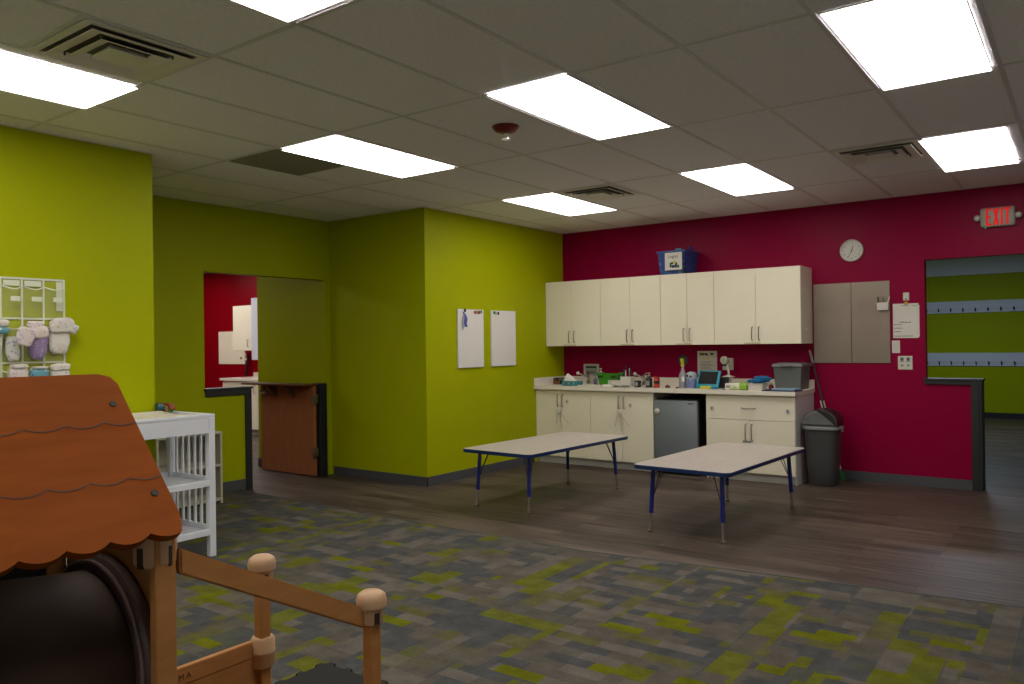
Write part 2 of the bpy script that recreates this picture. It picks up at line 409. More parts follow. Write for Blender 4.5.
struct('wall_left', B().box(-.12, 0, YF, -5.497, 0, H).box(-1.45, -.12, -5.617, -5.497, 0, H), 'green')
struct('wall_whiteboards', B().box(-.12, 0, -2.61, 0, 0, H).box(-1.45, -.12, -2.61, -2.49, 0, H), 'green')
HD = 2.183                    # head of both openings
w = B()
w.box(-1.57, -1.45, -5.617, -4.178, 0, H).box(-1.57, -1.45, -4.178, -2.69, HD, H).box(-1.57, -1.45, -2.69, -2.49, 0, H).box(-1.57, -1.45, -4.178, -3.735, 0, .985)
struct('wall_recess', w, 'green')
w = B()
w.box(-2.41, 4.16, 0, .12, 0, H).box(4.16, 6.6, 0, .12, 2.205, H).box(6.6, 7.42, 0, .12, 0, H).box(4.16, 4.55, 0, .12, 0, 1.03)
struct('wall_back', w, 'red')
struct('wall_right', B().box(XR, XR+.12, YF, 0, 0, H), 'white')
struct('wall_front', B().box(-.12, XR+.12, YF-.12, YF, 0, H), 'white')
# caps and posts of the two half walls, half-door frame
struct('trim_2', B().box(4.140, 4.645, -.03, .15, 1.032, 1.052, .003).box(4.15, 4.635, -.022, .142, .995, 1.032, .003)
       .box(4.542, 4.630, -.022, .142, 0, .995, .003).box(4.592, 4.606, -.030, -.022, 0, .995).box(4.622, 4.637, .02, .12, .0, 1.03), 'trim')
struct('trim_3', B().box(-1.60, -1.42, -4.19, -3.655, 1.022, 1.044, .003).box(-1.59, -1.43, -4.178, -3.665, .965, 1.022, .003)
       .box(-1.59, -1.43, -3.735, -3.665, 0, .965, .003), 'trim')
struct('trim_4', B().box(-1.59, -1.425, -2.785, -2.69, 0, 1.03, .004).box(-1.425, -1.41, -2.765, -2.745, 0, 1.03).box(-1.425, -1.41, -2.725, -2.705, 0, 1.03), 'trim')
# baseboards
bh = .095
struct('baseboard_left', B().box(0, .008, YF, -5.497, .004, bh).box(-1.45, .008, -5.497, -5.489, .004, bh), 'base')
struct('baseboard_whiteboards', B().box(0, .008, -2.618, -.70, 0, bh).box(-1.41, .008, -2.618, -2.61, 0, bh), 'base')
struct('baseboard_recess', B().box(-1.45, -1.442, -5.489, -3.735, .004, .115), 'base')
struct('baseboard_back', B().box(3.115, 4.54, -.008, 0, 0, bh), 'base')

# T-bar grid: bars are real strips under the tiles
gx = [-1.02, -.375, .235, .845, 1.4545, 2.064, 2.685, 3.283, 3.893, 4.503, 5.095, 5.72, 6.33, 6.94]
gy = [-1.14, -2.43, -3.765, -5.045, -6.335, -7.63, -8.93, -10.2]
g = B(); hw = .012
def on_light(x, y): return False
for x in gx: g.box(x-hw, x+hw, (YF if x > 0 else -5.497) , (0 if x > 0 else -2.61), H-.004, H-.0005)
for y in gy: g.box((XB if -5.49 < y < -2.61 else 0), XR, y-hw, y+hw, H-.0035, H-.0006)
for x0, x1, y in ((1.4545, 2.064, -1.79), (3.893, 4.503, -1.77), (1.4545, 2.064, -6.94), (.235, .845, -4.37)): g.box(x0, x1, y-hw, y+hw, H-.0035, H-.0006)
for x0, x1, y0, y1 in ((0, .02, YF, -5.497), (-1.45, -1.43, -5.497, -2.61), (0, .02, -2.61, 0)): g.box(x0, x1, y0, y1, H-.004, H-.0005)
g.box(0, XR, -.02, 0, H-.004, H-.0005); g.box(-1.45, 0, -2.63, -2.61, H-.004, H-.0005)
struct('ceiling_grid', g, 'grid')

# the room beyond the half door, and the corridor beyond the right opening
struct('wall_nursery', B().box(-2.672, -1.57, -2.69, -2.57, 0, H).box(-2.672, -2.55, -2.57, 0, 0, H), 'green')
struct('baseboard_nursery', B().box(-2.68, -1.60, -2.698, -2.69, 0, .1).box(-2.68, -2.672, -2.69, -.7, 0, .1), 'base')
struct('wall_nursery_back', B().box(-9.0, -2.41, 0, .12, 0, H), 'red_warmlit')
struct('wall_nursery_end', B().box(-9.0, -8.88, -10.7, 0, 0, H).box(-8.88, -1.57, -7.0, -6.88, 0, H), 'red_warmlit')
struct('wall_corridor', B().box(1.5, 8.5, 7.87, 7.99, 0, 2.7).box(1.5, 1.62, .12, 7.87, 0, 3.0).box(8.38, 8.5, .12, 7.87, 0, 3.0), 'green')
struct('ceiling_corridor', B().box(1.5, 8.5, .12, 7.99, 3.0, 3.06), 'white')
struct('trim_5', B().box(1.62, 8.38, 7.845, 7.99, 2.582, 3.0), 'hookboard')
struct('baseboard_corridor', B().box(1.62, 8.38, 7.86, 7.87, 0, .1), 'trim')

# ------------------------------------------------------------------ half door
d = struct('door_1', B().box(-2.405, -1.475, -2.845, -2.80, .012, 1.005, .002), 'door')
obj('shelf', B().box(-2.57, -1.455, -3.0, -2.80, 1.007, 1.03, .003), 'doordark', d)
for x in (-2.13, -1.80):
    obj('bracket', B().prism([(x-.02, -2.845, 1.006), (x-.02, -2.97, 1.006), (x-.02, -2.97, .985), (x-.02, -2.86, .87), (x-.02, -2.845, .87)], (.04, 0, 0)), 'doordark', d)
obj('door_handle', B().lathe([(.036, -.0455), (.036, -.055), (.016, -.058), (.014, -.095), (.002, -.096)], (-2.352, -2.80, .925), 16, axis='Y').tube([(-2.352, -2.885, .925), (-2.33, -2.90, .925), (-2.25, -2.90, .915)], .0135), 'satin', d, 40)
for z in (.27, .86):
    obj('hinge', B().box(-1.475, -1.44, -2.86, -2.80, z-.05, z+.05, .002).tube([(-1.462, -2.862, z-.055), (-1.462, -2.862, z+.055)], .008, 8), 'nickel', d, 40)

# ------------------------------------------------------------------ ceiling fixtures
LG = 'flat white ceiling light panels'
def light_panel(x0, x1, y0, y1, label):
    t = thing('ceiling_light', label, 'ceiling light', ((x0+x1)/2, (y0+y1)/2, H-.012), LG)
    f = B()
    for a in ((x0, x1, y0, y0+.005), (x0, x1, y1-.005, y1), (x0, x0+.005, y0+.005, y1-.005), (x1-.005, x1, y0+.005, y1-.005)): f.box(*a, H-.011, H-.0045)
    obj('frame', f, 'fixture', t)
    obj('diffuser', B().box(x0+.005, x1-.005, y0+.005, y1-.005, H-.0105, H-.006), 'diffuser', t)
    return t
for a, lab in (((.855, 1.45, -2.43, -1.19), 'ceiling light nearest the corner of the green and red walls'),
               ((2.712, 3.266, -2.41, -1.14), 'ceiling light over the blue basket and the wall cabinets, between two vents'),
               ((4.485, 5.015, -2.345, -1.042), 'ceiling light nearest the exit sign'),
               ((.835, 1.42, -5.01, -3.79), 'ceiling light beside the dark return grille'),
               ((2.735, 3.275, -5.07, -3.81), 'ceiling light beside the red sprinkler'),
               ((4.53, 5.06, -5.04, -3.73), 'large bright ceiling light at the top right, cut by the upper edge'),
               ((.76, 1.354, -7.58, -6.322), 'ceiling light at the left edge, alongside the vent'),
               ((2.68, 3.26, -7.6, -6.38), 'ceiling light at the upper edge, only its tip in view')): light_panel(*a, lab)
for x0, lab in ((.86, 'ceiling light behind the playhouse by the green wall, out of view'), (2.70, 'ceiling light behind the playhouse, in the middle of its row, out of view'), (4.52, 'ceiling light behind the viewer, out of view')): light_panel(x0, x0+.56, -10.15, -8.95, lab)
light_panel(4.52, 5.08, -7.6, -6.36, 'ceiling light over the viewer, out of view')
def vent(cx, cy, label):
    t = thing('ceiling_vent', label, 'vent', (cx, cy, H-.02), 'square louvred ceiling vents')
    s = .285
    def ring(b, r0, r1, z0, z1, zt=.006):
        sq = lambda r, z: [(cx-r, cy-r, z), (cx+r, cy-r, z), (cx+r, cy+r, z), (cx-r, cy+r, z)]
        b.loft([sq(r0, z0), sq(r1, z1), sq(r1, z1-zt), sq(r0, z0-zt), sq(r0, z0)], caps=False)
    f = B(); ring(f, s, s-.035, H-.005, H-.005)
    obj('frame', f, 'vent', t)
    obj('throat', B().box(cx-s+.034, cx+s-.034, cy-s+.034, cy+s-.034, H-.0045, H-.003), 'ventdark', t)
    for k, (a, bb) in enumerate(((.240, .175), (.165, .105))):
        q = B(); ring(q, a, bb, H-.024-.004*k, H-.007, .003); obj('louvre', q, 'vent', t)
    obj('centre_plate', B().loft([[(cx-r, cy-r, z), (cx+r, cy-r, z), (cx+r, cy+r, z), (cx-r, cy+r, z)] for r, z in ((.075, H-.006), (.092, H-.028), (.088, H-.032), (.02, H-.030))]), 'vent', t)
    for sx, sy in ((1, 1), (-1, 1), (1, -1), (-1, -1)):
        obj('clip', B().tube([(cx+sx*.17, cy+sy*.17, H-.006), (cx+sx*.17, cy+sy*.17, H-.026)], .005, 6), 'ventdark', t)
vent(1.76, -2.12, 'square ceiling vent beside the light nearest the room corner')
vent(4.20, -2.10, 'square ceiling vent beside the light nearest the exit sign')
vent(1.76, -6.64, 'square ceiling vent at the upper left, next to a light')
tag(obj('return_grille', B().box(.25, .83, -5.03, -4.385, H-.009, H-.004), 'returngrille'), 'dark perforated square return grille in the ceiling', 'vent')
t = thing('sprinkler', 'red fire sprinkler on the ceiling', 'sprinkler', (2.42, -4.46, H-.06))
obj('escutcheon', B().lathe([(.088, H-.001), (.088, H-.008), (.066, H-.034), (.03, H-.046)], (2.42, -4.46, 0), 28), 'darkred', t, 40)
obj('sprinkler_head', B().lathe([(.014, -.046), (.014, -.062), (.005, -.063), (.005, -.078), (.030, -.079), (.030, -.083)], (2.42, -4.46, H), 14)
    .tube([(2.398, -4.46, H-.05), (2.394, -4.46, H-.065), (2.418, -4.46, H-.079)], .003, 6).tube([(2.442, -4.46, H-.05), (2.446, -4.46, H-.065), (2.422, -4.46, H-.079)], .003, 6), 'chrome', t, 40)

# ------------------------------------------------------------------ kitchen units
UF = -.41
def upper(x0, x1, xs, label, end=False):
    t = thing('wall_cabinet', label, 'cabinet', ((x0+x1)/2, -.2, 1.404), 'white wall cabinets')
    z0, z1 = 1.404, 2.196
    obj('carcass', B().box(x0+.0005, x1-.0005, UF+.02, -.001, z0, z1, .001), 'lam', t)
    for k, (a, b) in enumerate(((x0, xs), (xs, x1))):
        dr = obj('door', B().box(a+.0018, b-.0018, UF, UF+.0195, z0+.002, z1-.002, .0015), 'lam', t)
        hx = xs-.036 if k == 0 else xs+.036
        obj('handle', B().tube([(hx, UF-.001, 1.585), (hx, UF-.026, 1.578), (hx, UF-.031, 1.56), (hx, UF-.031, 1.47), (hx, UF-.026, 1.452), (hx, UF-.001, 1.445)], .0052, 8), 'nickel', dr, 50)
    obj('label_tape', B().box(xs-.13, xs+.05, UF-.0012, UF-.0002, 1.408, 1.420), 'tape', t)
    return t
upper(.002, .779, .383, 'white double-door wall cabinet touching the green wall')
upper(.780, 1.554, 1.17, 'white double-door wall cabinet second from the green wall')
upper(1.555, 2.183, 1.872, 'white double-door wall cabinet carrying the blue basket')
upper(2.184, 3.10, 2.638, 'wide white double-door wall cabinet at the end nearest the steel boards')
t = thing('wall_hook', 'small white hook on the end of the wall cabinets', 'hook', (3.102, -.27, 1.55))
obj('plate', B().box(3.1005, 3.104, -.285, -.262, 1.555, 1.60, .002), 'offwhite', t)
obj('hook_arm', B().tube([(3.105, -.273, 1.57), (3.112, -.273, 1.55), (3.125, -.273, 1.548), (3.13, -.273, 1.562)], .004, 8), 'offwhite', t, 50)

BF = -.65
def pull(x, z0, z1, par, y=BF):
    obj('handle', B().tube([(x, y-.001, z1), (x, y-.026, z1-.006), (x, y-.031, z1-.02), (x, y-.031, z0+.02), (x, y-.026, z0+.006), (x, y-.001, z0)], .0055, 8), 'nickel', par, 50)
def base_unit(x0, x1, xs, label, name='base_cabinet'):
    t = thing(name, label, 'cabinet', ((x0+x1)/2, -.33, 0), 'white base cabinets')
    b = B().box(x0+.0005, x0+.018, BF+.02, -.001, .09, .888).box(x1-.018, x1-.0005, BF+.02, -.001, .09, .888).box(x0+.018, x1-.018, BF+.02, -.001, .09, .108)
    b.box(x0+.018, x1-.018, -.02, -.001, .108, .888).box(x0+.018, x1-.018, BF+.02, BF+.038, .80, .888)
    obj('carcass', b, 'lam', t)
    obj('toe_kick', B().box(x0+.0005, x1-.0005, -.60, -.585, .001, .0895), 'kick', t)
    return t
def sink_base(x0, x1, xs, label):
    t = base_unit(x0, x1, xs, label)
    for k, (a, b) in enumerate(((x0, xs), (xs, x1))):
        dr = obj('door', B().box(a+.0018, b-.0018, BF, BF+.0195, .092, .872, .0015), 'lam', t)
        pull(xs-.03 if k == 0 else xs+.035, .69, .83, dr)
sink_base(.002, .766, .358, 'white double-door base cabinet beside the green wall')
sink_base(.767, 1.566, 1.177, 'white double-door base cabinet left of the fridge')
t = base_unit(2.177, 3.098, 2.637, 'white base cabinet with one wide drawer above two doors', 'drawer_cabinet')
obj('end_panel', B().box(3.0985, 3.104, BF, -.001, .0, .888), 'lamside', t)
obj('side_panel', B().box(2.170, 2.1765, BF+.02, -.001, .0, .888), 'lam', t)
dr = obj('drawer', B().box(2.179, 3.096, BF, BF+.0195, .632, .872, .0015), 'lam', t)
obj('handle', B().tube([(2.565, BF-.001, .752), (2.57, BF-.028, .75), (2.585, BF-.032, .748), (2.685, BF-.032, .748), (2.70, BF-.028, .75), (2.705, BF-.001, .752)], .0055, 8), 'nickel', dr, 50)
for k, (a, b) in enumerate(((2.179, 2.637), (2.637, 3.096))):
    q = obj('door', B().box(a+.0015, b-.0015, BF, BF+.0195, .092, .628, .0015), 'lam', t)
    pull(2.605 if k == 0 else 2.668, .425, .59, q)
# worktop with two sink cut-outs
S1, S2 = (.24, .62), (1.02, 1.40); SY0, SY1 = -.47, -.17
k = B(); cf = -.69
xs = [.001, S1[0], S1[1], S2[0], S2[1], 3.114]
for i in range(5):
    if i in (1, 3): k.box(xs[i], xs[i+1], cf, SY0, .8885, .93).box(xs[i], xs[i+1], SY1, -.001, .8885, .93)
    else: k.box(xs[i], xs[i+1], cf, -.001, .8885, .93)
t = tag(obj('countertop', k, 'counter'), 'pale laminate countertop running from the green wall to the bin', 'countertop')
obj('backsplash', B().box(.014, 3.114, -.016, -.001, .9302, 1.022, .002).box(.001, .014, cf, -.001, .9302, 1.022, .002), 'counter', t)
for (a, b), lab in ((S1, 'white sink set in the counter by the tissue box'), (S2, 'white sink set in the counter by the white utensil caddy')):
    s = B()
    for q in ((a-.02, b+.02, SY0-.02, SY0+.012), (a-.02, b+.02, SY1-.012, SY1+.02), (a-.02, a+.012, SY0+.012, SY1-.012), (b-.012, b+.02, SY0+.012, SY1-.012)): s.box(*q, .9305, .937)
    for q in ((a+.004, b-.004, SY0+.004, SY0+.010), (a+.004, b-.004, SY1-.010, SY1-.004), (a+.004, a+.010, SY0+.01, SY1-.01), (b-.010, b-.004, SY0+.01, SY1-.01)): s.box(*q, .81, .9305)
    s.box(a+.004, b-.004, SY0+.004, SY1-.004, .806, .81)
    t = tag(obj('sink', s, 'offwhite'), lab, 'sink', 'sinks')
    obj('drain', B().lathe([(.03, .8105), (.03, .813), (.022, .8135)], ((a+b)/2, (SY0+SY1)/2, 0), 16), 'chrome', t)
def faucet(x, y, label):
    y += .018
    t = thing('faucet', label, 'faucet', (x, y, .93), 'chrome faucets')
    obj('body', B().lathe([(.032, .9302), (.032, .940), (.026, .944), (.024, 1.03), (.027, 1.034), (.027, 1.052), (.014, 1.064)], (x, y, 0), 18), 'chrome', t, 40)
    sp = obj('spout', B().tube([(x, y-.014, .995), (x-.01, y-.07, 1.03), (x-.02, y-.14, 1.06), (x-.025, y-.19, 1.075), (x-.027, y-.205, 1.068)], [.015, .0145, .013, .013, .013], 10), 'chrome', t, 50)
    obj('spout_glint', B().ball((x-.026, y-.205, 1.072), .020), 'offwhite', sp, 60)  # off-white ball painted as the light reflected at the spout tip
    obj('lever', B().tube([(x, y, 1.055), (x+.004, y+.012, 1.075), (x+.004, y+.05, 1.09)], [.007, .006, .005], 8), 'chrome', t, 50)
faucet(.425, -.13, 'chrome faucet behind the teal tissue box')
faucet(1.20, -.13, 'chrome faucet behind the white utensil caddy')

# fridge
t = thing('mini_fridge', 'silver under-counter fridge with black body', 'fridge', (1.83, -.3, 0))
obj('cabinet_body', B().box(1.578, 2.078, -.60, -.05, .025, .815, .004), 'black', t)
q = obj('door', B().box(1.578, 2.078, -.652, -.604, .035, .805, .008), 'fridge', t, 40)
obj('badge', B().box(1.975, 2.035, -.654, -.6522, .768, .780), 'black', q)
obj('foot', B().box(1.60, 2.06, -.58, -.1, .0, .024), 'black', t)
t = thing('fridge_lock', 'white round child lock on the upper corner of the fridge door', 'lock', (1.618, -.66, .68))
obj('knob', B().lathe([(.030, -.653), (.028, -.668), (.02, -.674), (.002, -.675)], (1.618, 0, .682), 18, axis='Y'), 'offwhite', t, 40)
obj('strap', B().box(1.58, 1.60, -.656, -.653, .668, .696), 'offwhite', t)

def round_lock(x, z, label):
    t = thing('cabinet_lock', label, 'lock', (x, BF-.05, z), 'white round cord locks on the cabinet handles')
    obj('lock_body', B().lathe([(.002, 0), (.030, .002), (.034, .008), (.034, .018), (.028, .024), (.002, .025)], (x, BF-.065, z), 20, axis='Y'), 'offwhite', t, 40)
    c = B()
    for dx, b in ((-.034, -.07), (.034, .085), (.0, .0)):
        pass
    c.tube([(x-.02, BF-.05, z+.03), (x-.025, BF-.042, z+.07), (x+.025, BF-.042, z+.075), (x+.02, BF-.05, z+.03)], .0022, 6)
    c.tube([(x-.02, BF-.045, z-.03), (x-.06, BF-.012, z-.12), (x-.075, BF-.004, z-.17)], .0018, 6)
    c.tube([(x+.005, BF-.045, z-.033), (x+.008, BF-.008, z-.19), (x+.02, BF-.004, z-.22)], .0018, 6)
    c.tube([(x+.022, BF-.045, z-.028), (x+.07, BF-.012, z-.11), (x+.11, BF-.004, z-.16)], .0018, 6)
    obj('cord', c, 'greyrim', t, 60)
round_lock(.362, .645, 'white round cord lock hanging on the handles nearest the green wall')
round_lock(1.165, .655, 'white round cord lock hanging on the handles left of the fridge')
for x, z, lab in ((.452, .752, 'small square latch on the sink cabinet door nearest the green wall'), (1.285, .735, 'small square latch on the cabinet door beside the fridge'),
                  (2.244, .742, 'small square latch at the fridge end of the wide drawer'), (3.030, .740, 'small square latch at the bin end of the wide drawer')):
    l = tag(obj('cabinet_latch', B().box(x-.02, x+.02, BF-.010, BF-.0008, z-.022, z+.022, .004), 'offwhite'), lab, 'latch', 'small square child latches')
    obj('button', B().box(x-.009, x+.009, BF-.013, BF-.0101, z-.012, z+.010, .001), 'greyrim' if x < 3 else 'purple', l)
t = thing('strap_lock', 'pale strap lock hooked through the handles under the drawer', 'lock', (2.66, BF-.04, .41))
obj('strap', B().box(2.585, 2.69, BF-.055, BF-.038, .405, .425, .003), 'greyrim', t)
obj('latch_arm', B().box(2.675, 2.80, BF-.06, BF-.038, .395, .416, .003).rot(math.radians(9), 'Y', (2.68, BF-.05, .41)), 'offwhite', t)

# ------------------------------------------------------------------ things on the counter
ZC = .9305
x0, x1 = xr(556, 562, -.30)
t = thing('wooden_box', 'small open brown box against the side splash by the tissue box', 'box', ((x0+x1)/2, -.3, ZC))
obj('shell', B().box(x0, x1, -.36, -.24, ZC, ZC+.008).box(x0, x0+.008, -.36, -.24, ZC+.008, ZC+.08).box(x1-.008, x1, -.36, -.24, ZC+.008, ZC+.08).box(x0+.008, x1-.008, -.25, -.24, ZC+.008, ZC+.08).box(x0+.008, x1-.008, -.36, -.352, ZC+.008, ZC+.045), 'brown', t)
obj('contents', B().soft(x0+.012, x1-.012, -.345, -.255, ZC+.009, ZC+.085, .05, seed=3), 'black', t, 60)
x0, x1 = xr(560.5, 568, -.46)
t = tag(obj('dark_carton', B().box(x0, x1, -.47, -.39, ZC, ZC+.06, .003), 'black'), 'small dark carton in front of the brown box', 'box')
obj('carton_lid', B().box(x0-.002, x1+.002, -.472, -.388, ZC+.0605, ZC+.075, .002), 'tealbox', t)
x0, x1 = xr(566.5, 582.5, -.50)
t = thing('tissue_box', 'teal patterned tissue box with a white tissue sticking out', 'tissue box', ((x0+x1)/2, -.54, ZC))
obj('carton', B().box(x0, x1, -.60, -.49, ZC, ZC+.058, .003), 'tealbox', t)
xm = x0+(x1-x0)*.35
b = B()
b.loft([[(xm+dx*s+ox, -.545+dy*s, z) for dx, dy in ((-.08, -.02), (-.02, -.035), (.05, -.03), (.09, 0), (.05, .03), (-.03, .03))] for s, z, ox in ((1, ZC+.059, 0), (.8, ZC+.085, -.005), (.5, ZC+.11, -.015), (.12, ZC+.145, -.03))])
obj('tissue', b, 'tissue', t)
for dx in (0,):
    pass
x0, x1 = xr(580, 602.5, -.62)
tag(obj('flat_tray', B().box(x0, x1, -.672, -.545, ZC, ZC+.004).box(x0, x1, -.676, -.668, ZC+.004, ZC+.018, .002).box(x0, x1, -.553, -.545, ZC+.004, ZC+.018, .002).box(x0, x0+.008, -.668, -.553, ZC+.004, ZC+.018).box(x1-.008, x1, -.668, -.553, ZC+.004, ZC+.018), 'offwhite'), 'flat white tray at the counter edge in front of the first sink', 'tray')
# framed notice on the wall
fx0, fx1 = xr(584, 599, -.01)
zt, zb = at(591, 364, 'Y', -.01).z, at(591, 376.5, 'Y', -.01).z
t = thing('framed_sign', 'small framed notice on the red wall above the first faucet', 'sign', ((fx0+fx1)/2, -.006, zb))
obj('frame', B().box(fx0, fx1, -.014, -.001, zb, zt, .002), 'offwhite', t)
obj('sheet', B().box(fx0+.02, fx1-.02, -.0148, -.0141, zb+.018, zt-.016), 'silverpaper', t)
b = B(); b.box(fx0+.035, fx1-.035, -.0156, -.0149, zt-.05, zt-.03); b.ball((fx0+.06, -.0154, zb+.055), .016, .0005, .014, 10, 6); b.box(fx0+.09, fx1-.04, -.0156, -.0149, zb+.062, zb+.068).box(fx0+.09, fx1-.05, -.0156, -.0149, zb+.05, zb+.055).box(fx0+.09, fx1-.04, -.0156, -.0149, zb+.038, zb+.043)
obj('printing', b, 'ink', t)
# soap bottles
def pump_bottle(name, label, u, Y, h, r, bodym, pumpm, labelm=None, group='pump soap bottles'):
    x = at(u, 383, 'Y', Y).x
    t = thing(name, label, 'soap bottle', (x, Y, ZC), group)
    q = obj('bottle', B().lathe([(r*.92, 0), (r, .006), (r, h*.55), (r*.75, h*.66), (r*.38, h*.70), (r*.38, h*.75)], (x, Y, ZC), 20), bodym, t, 40)
    obj('pump', B().lathe([(r*.5, h*.752), (r*.5, h*.82), (r*.16, h*.83), (r*.16, h*.93), (r*.42, h*.94), (r*.42, h), (r*.1, h*1.005)], (x, Y, ZC), 14).tube([(x, Y, ZC+h*.965), (x-.018, Y-.02, ZC+h*.965), (x-.024, Y-.026, ZC+h*.93)], .005, 8), pumpm, t, 40)
    if labelm: obj('label', B().box(x-r*.6, x+r*.6, Y-r*1.02, Y-r*.88, ZC+h*.15, ZC+h*.45), labelm, t)
pump_bottle('soap_bottle', 'clear soap bottle with a white pump beside the green basket', 601, -.20, .20, .028, 'clearsoap', 'offwhite')
pump_bottle('soap_bottle', 'short purple soap bottle just right of the first faucet', 595.5, -.24, .115, .026, 'purple', 'purple')
pump_bottle('soap_bottle', 'dark soap bottle with a pinkish pump beside the second faucet', 649, -.50, .165, .038, 'black', 'pink', 'greyrim')
# green basket
x0, x1 = xr(600.5, 621, -.33)
t = thing('green_basket', 'bright green plastic basket with handle slots on the counter', 'basket', ((x0+x1)/2, -.33, ZC))
def tub(b, x0, x1, y0, y1, z0, z1, tap, th=.006):
    R = lambda i, z: [(x0+i, y0+i, z), (x1-i, y0+i, z), (x1-i, y1-i, z), (x0+i, y1-i, z)]
    b.loft([R(tap, z0), R(0, z1), R(th, z1), R(tap+th, z0+th)])
    return b
b = tub(B(), x0, x1, -.42, -.22, ZC, ZC+.135, .03)
b.box(x0-.008, x1+.008, -.428, -.414, ZC+.128, ZC+.139, .002).box(x0-.008, x1+.008, -.226, -.212, ZC+.128, ZC+.139, .002)
obj('tub', b, 'greenbin', t)
for xx, s in ((x0, -1), (x1, 1)):
    obj('handle', B().tube([(xx, -.41, ZC+.135), (xx+s*.004, -.38, ZC+.148), (xx+s*.004, -.26, ZC+.148), (xx, -.23, ZC+.135)], .008, 8), 'greenbin', t, 50)
    obj('handle_slot', B().box(min(xx, xx+s*.06)-.0 if s > 0 else xx+.01, (xx-.01) if s > 0 else xx+.075, -.4315, -.4285, ZC+.105, ZC+.122) if False else B().box((x0+.02) if s < 0 else (x1-.085), (x0+.085) if s < 0 else (x1-.02), -.4245, -.4215, ZC+.098, ZC+.116), 'groove', t)
# slotted white rack, low pale tray, dish
x0, x1 = xr(609.5, 622, -.52)
b = B().box(x0, x1, -.56, -.47, ZC, ZC+.02, .002)
n = 8
for i in range(n): b.box(x0+(x1-x0)*(i+.15)/n, x0+(x1-x0)*(i+.7)/n, -.558, -.552, ZC+.02, ZC+.075)
b.box(x0, x1, -.558, -.552, ZC+.066, ZC+.078, .001).box(x0, x1, -.478, -.472, ZC+.02, ZC+.07)
tag(obj('slotted_rack', b, 'offwhite'), 'white slotted drying rack in front of the green basket', 'rack')
x0, x1 = xr(603, 614.5, -.62)
tag(obj('folded_paper', B().soft(x0, x1, -.665, -.575, ZC, ZC+.03, .03, 5, seed=9), 'paper', smooth=60), 'pale folded paper lying before the slotted rack', 'paper')
x0, x1 = xr(614.5, 629, -.60)
xm = (x0+x1)/2
b = B().lathe([(.06, 0), (.085, .004), (.103, .020), (.098, .021), (.08, .008), (.02, .006)], (xm, -.59, ZC), 28, sx=1., sy=.65)
tag(obj('dish', b, 'greyrim', smooth=40), 'shallow grey dish at the counter edge below the utensil caddy', 'dish')
# caddy with pens
x0, x1 = xr(621.5, 632, -.46); xm = (x0+x1)/2
t = thing('utensil_caddy', 'white square caddy holding pens and brushes', 'caddy', (xm, -.44, ZC))
obj('caddy_body', tub(B(), x0, x1, -.49, -.39, ZC, ZC+.115, .004, .004), 'offwhite', t)
PEN = [(.02, .03, .20, 'navy', .010, 'thick navy marker leaning in the white caddy'), (.035, .05, .245, 'navy', .007, 'tall dark pen standing in the white caddy'),
       (.052, .02, .19, 'offwhite', .006, 'white pen leaning in the white caddy'), (.085, .05, .215, 'lightblue', .006, 'pale blue brush standing in the white caddy'),
       (.09, .03, .19, 'brown', .006, 'brown pencil standing in the white caddy'), (.11, .05, .195, 'navy', .005, 'thin dark pen at the faucet end of the white caddy')]
for i, (px_, py_, h_, m_, r_, lab) in enumerate(PEN):
    px_ = px_*(x1-x0)/.14
    bx = x0+.012+px_*.75; ty = -.475+py_
    p = tag(obj('pen', B().tube([(bx, ty, ZC+.008), (x0+px_+.004, ty, ZC+h_-.02), (x0+px_+.004, ty, ZC+h_)], [r_, r_, r_*.5], 8), m_, smooth=40), lab, 'pen', 'pens in the white caddy')
# mug, red tin, crumbs
x0, x1 = xr(635, 640.5, -.52); xm = (x0+x1)/2
t = thing('mug', 'black and white patterned mug between the caddy and the second faucet', 'mug', (xm, -.52, ZC))
obj('cup', B().lathe([(.032, 0), (.036, .004), (.037, .075), (.034, .075), (.033, .008), (.005, .006)], (xm, -.52, ZC), 22), 'black', t, 40)
obj('motif', B().lathe([(.022, 0), (.022, .002), (.002, .0025)], (xm, -.5585, ZC+.038), 16, axis='Y'), 'greyrim', t)
obj('handle', B().tube([(xm+.035, -.52, ZC+.06), (xm+.06, -.52, ZC+.055), (xm+.062, -.52, ZC+.03), (xm+.036, -.52, ZC+.018)], .005, 8), 'black', t, 50)
x0, x1 = xr(654, 659.5, -.52); xm = (x0+x1)/2
t = thing('red_jar', 'small red jar with a black band next to the dark soap bottle', 'jar', (xm, -.52, ZC))
obj('jar_body', B().lathe([(.032, 0), (.034, .004), (.034, .095), (.030, .10)], (xm, -.52, ZC), 20), 'redp', t, 40)
obj('label', B().lathe([(.0345, .045), (.0348, .046), (.0348, .075), (.0345, .076)], (xm, -.52, ZC), 20), 'black', t)
obj('lid', B().lathe([(.033, .1005), (.033, .118), (.030, .12)], (xm, -.52, ZC), 20), 'redp', t, 40)
x0, x1 = xr(665.5, 670, -.5)
t = tag(obj('toy_car', B().box(x0, x1, -.52, -.48, ZC+.006, ZC+.02, .005).box(x0+.012, x1-.014, -.515, -.485, ZC+.02, ZC+.032, .004), 'darkred'), 'tiny dark red toy lying on the counter over the fridge', 'toy')
w = B()
for wx in (x0+.012, x1-.012): w.lathe([(.007, -.522), (.007, -.478)], (wx, 0, ZC+.0075), 10, axis='Y')
obj('wheel', w, 'ink', t)
x0, x1 = xr(675.5, 679, -.5)
tag(obj('bottle_cap', B().lathe([(.017, 0), (.018, .004), (.016, .012), (.006, .013)], ((x0+x1)/2, -.5, ZC), 16), 'ink', smooth=40), 'small dark cap on the counter left of the spray bottle', 'cap')
